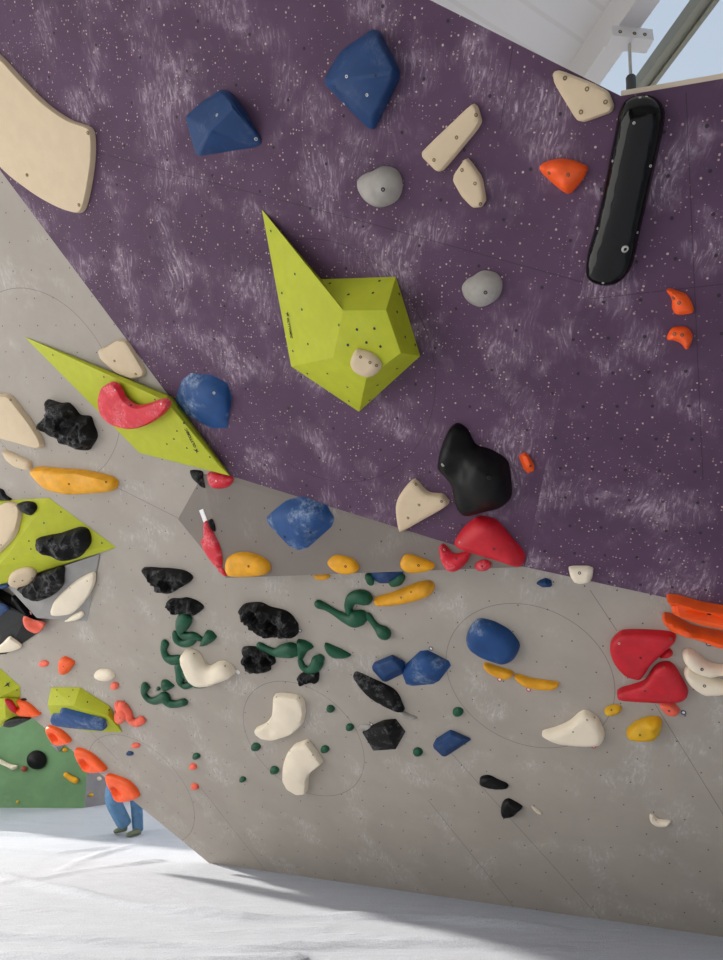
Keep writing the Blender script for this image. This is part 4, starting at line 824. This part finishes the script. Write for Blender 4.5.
def pp(x, y, dy=0): 
    r = ray(x, y); return EYE + r*((D+dy-EYE.y)/r.y)
px = (pp(200, 800)-pp(199, 800)).length
hip = pp(124, 775); org = V((hip.x, D, 0))
per = link('person', None, org); tag(per, 'person in blue jeans and grey green shoes walking behind the wall edge', 'person')
def rel(p): return (p.x-org.x, p.y-org.y, p.z)
hl, kl, al = pp(118, 772, -.05), pp(112, 800, -.12), pp(125, 825, -.02)
hr_, kr, ar = pp(133, 772, .05), pp(136.5, 802, .05), pp(138, 830.5, .05)
hc = (hl+hr_)/2 + V((0, 0, .05))
sh = hc + V((.0, 0, .50)); nk = sh+V((0, 0, .09)); hd = nk+V((-.02, 0, .15))
bv = [(*rel(hc), .15), (*rel(hc+V((0, 0, .2))), .135), (*rel(sh-V((0, 0, .08))), .15), (*rel(nk), .055), (*rel(hd-V((0, 0, .03))), .085), (*rel(hd+V((0, 0, .06))), .085)]
for s in (-1, 1):
    pass
ed = [(0, 1), (1, 2), (2, 3), (3, 4), (4, 5)]
k = len(bv)
for s, (h_, k_, a_) in ((-1, (hl, kl, al)), (1, (hr_, kr, ar))):
    bv += [(*rel(h_), .085), (*rel(k_), .055), (*rel(a_+V((0, 0, .06))), .04)]; ed += [(0, k), (k, k+1), (k+1, k+2)]; k += 3
    shp = sh+V((s*.17, 0, -.03)); el = shp+V((s*.05, .05, -.27)); ha = el+V((s*-.03, -.08, -.24))
    bv += [(*rel(shp), .055), (*rel(el), .042), (*rel(ha), .03)]; ed += [(2, k), (k, k+1), (k+1, k+2)]; k += 3
skin_obj('body', bv, ed, M['skin'], per, org)
jv = [(*rel(hc+V((0, 0, .05))), .16)]; je = []; k = 1
for (h_, k_, a_), w in (((hl, kl, al), 1.2), ((hr_, kr, ar), .92)):
    m1 = h_.lerp(k_, .5); jv += [(*rel(h_), .10*w), (*rel(k_), .085*w), (*rel(k_.lerp(a_, .5)), .078*w), (*rel(a_.lerp(k_, .02)), .074*w), (*rel(a_.lerp(k_, -.06)), .07*w)]
    je += [(0, k), (k, k+1), (k+1, k+2), (k+2, k+3), (k+3, k+4)]; k += 5
skin_obj('jeans', jv, je, M['denim'], per, org)
jb = [(*rel(hc+V((0, 0, .06))), .165), (*rel(hc+V((0, 0, .22))), .155), (*rel(sh-V((0, 0, .06))), .165), (*rel(sh+V((0, 0, .03))), .08)]; je = [(0, 1), (1, 2), (2, 3)]; k = 4
for s in (-1, 1):
    shp = sh+V((s*.18, 0, -.03)); el = shp+V((s*.05, .05, -.27)); ha = el+V((s*-.03, -.08, -.17))
    jb += [(*rel(shp), .07), (*rel(el), .055), (*rel(ha), .045)]; je += [(2, k), (k, k+1), (k+1, k+2)]; k += 3
skin_obj('jumper', jb, je, M['denim2'], per, org)
skin_obj('hair', [(*rel(hd+V((.0, .03, .05))), .085), (*rel(hd+V((0, .02, .10))), .08)], [(0, 1)], M['hair'], per, org)
def shoe(heel, toe, mat, sole):
    d = (toe-heel); 
    vs = [(*rel(heel), (.038, .045)), (*rel(heel.lerp(toe, .4)), (.04, .038)), (*rel(heel.lerp(toe, .8)), (.038, .028)), (*rel(toe), (.026, .02))]
    c = skin_obj('shoe', vs, [(0, 1), (1, 2), (2, 3)], mat, per, org)
    return c
shoe(pp(128, 827, -.02), pp(113, 834, -.1)+V((0, 0, .02)), M['shoe'], M['shoe2'])
t2 = fr+V((-.09, -.17, .03)); shoe(fr+V((.01, .06, .045)), t2, M['shoe'], M['shoe2'])
# ------------------------------------------------------------------ light and camera
w = bpy.data.worlds.new('sky'); bpy.context.scene.world = w; w.use_nodes = True
bg = w.node_tree.nodes['Background']; bg.inputs[0].default_value = (1, .985, .955, 1); bg.inputs[1].default_value = 2.75
sd = bpy.data.lights.new('sun', 'SUN'); sd.energy = 8.0; sd.angle = math.radians(1.5); sd.color = (1, .92, .80)
so = bpy.data.objects.new('sun', sd); COL.objects.link(so); so.rotation_euler = V((-2.35, .96, 1.0)).to_track_quat('Z', 'Y').to_euler(); so.location = (-12, 3, 9)
cd = bpy.data.cameras.new('camera'); cam = bpy.data.objects.new('camera', cd); COL.objects.link(cam)
cam.location = EYE; cam.rotation_euler = (math.radians(90)+PITCH, 0, 0)
cd.sensor_fit = 'VERTICAL'; cd.sensor_height = 24; cd.lens = F/960*24; cd.clip_end = 100
sc = bpy.context.scene; sc.camera = cam
sc.view_settings.view_transform = 'Standard'; sc.view_settings.look = 'None'; sc.view_settings.gamma = 1; sc.view_settings.exposure = 0.0
sc.cycles.max_bounces = 6; sc.cycles.diffuse_bounces = 4
sc.cycles.use_denoising = True
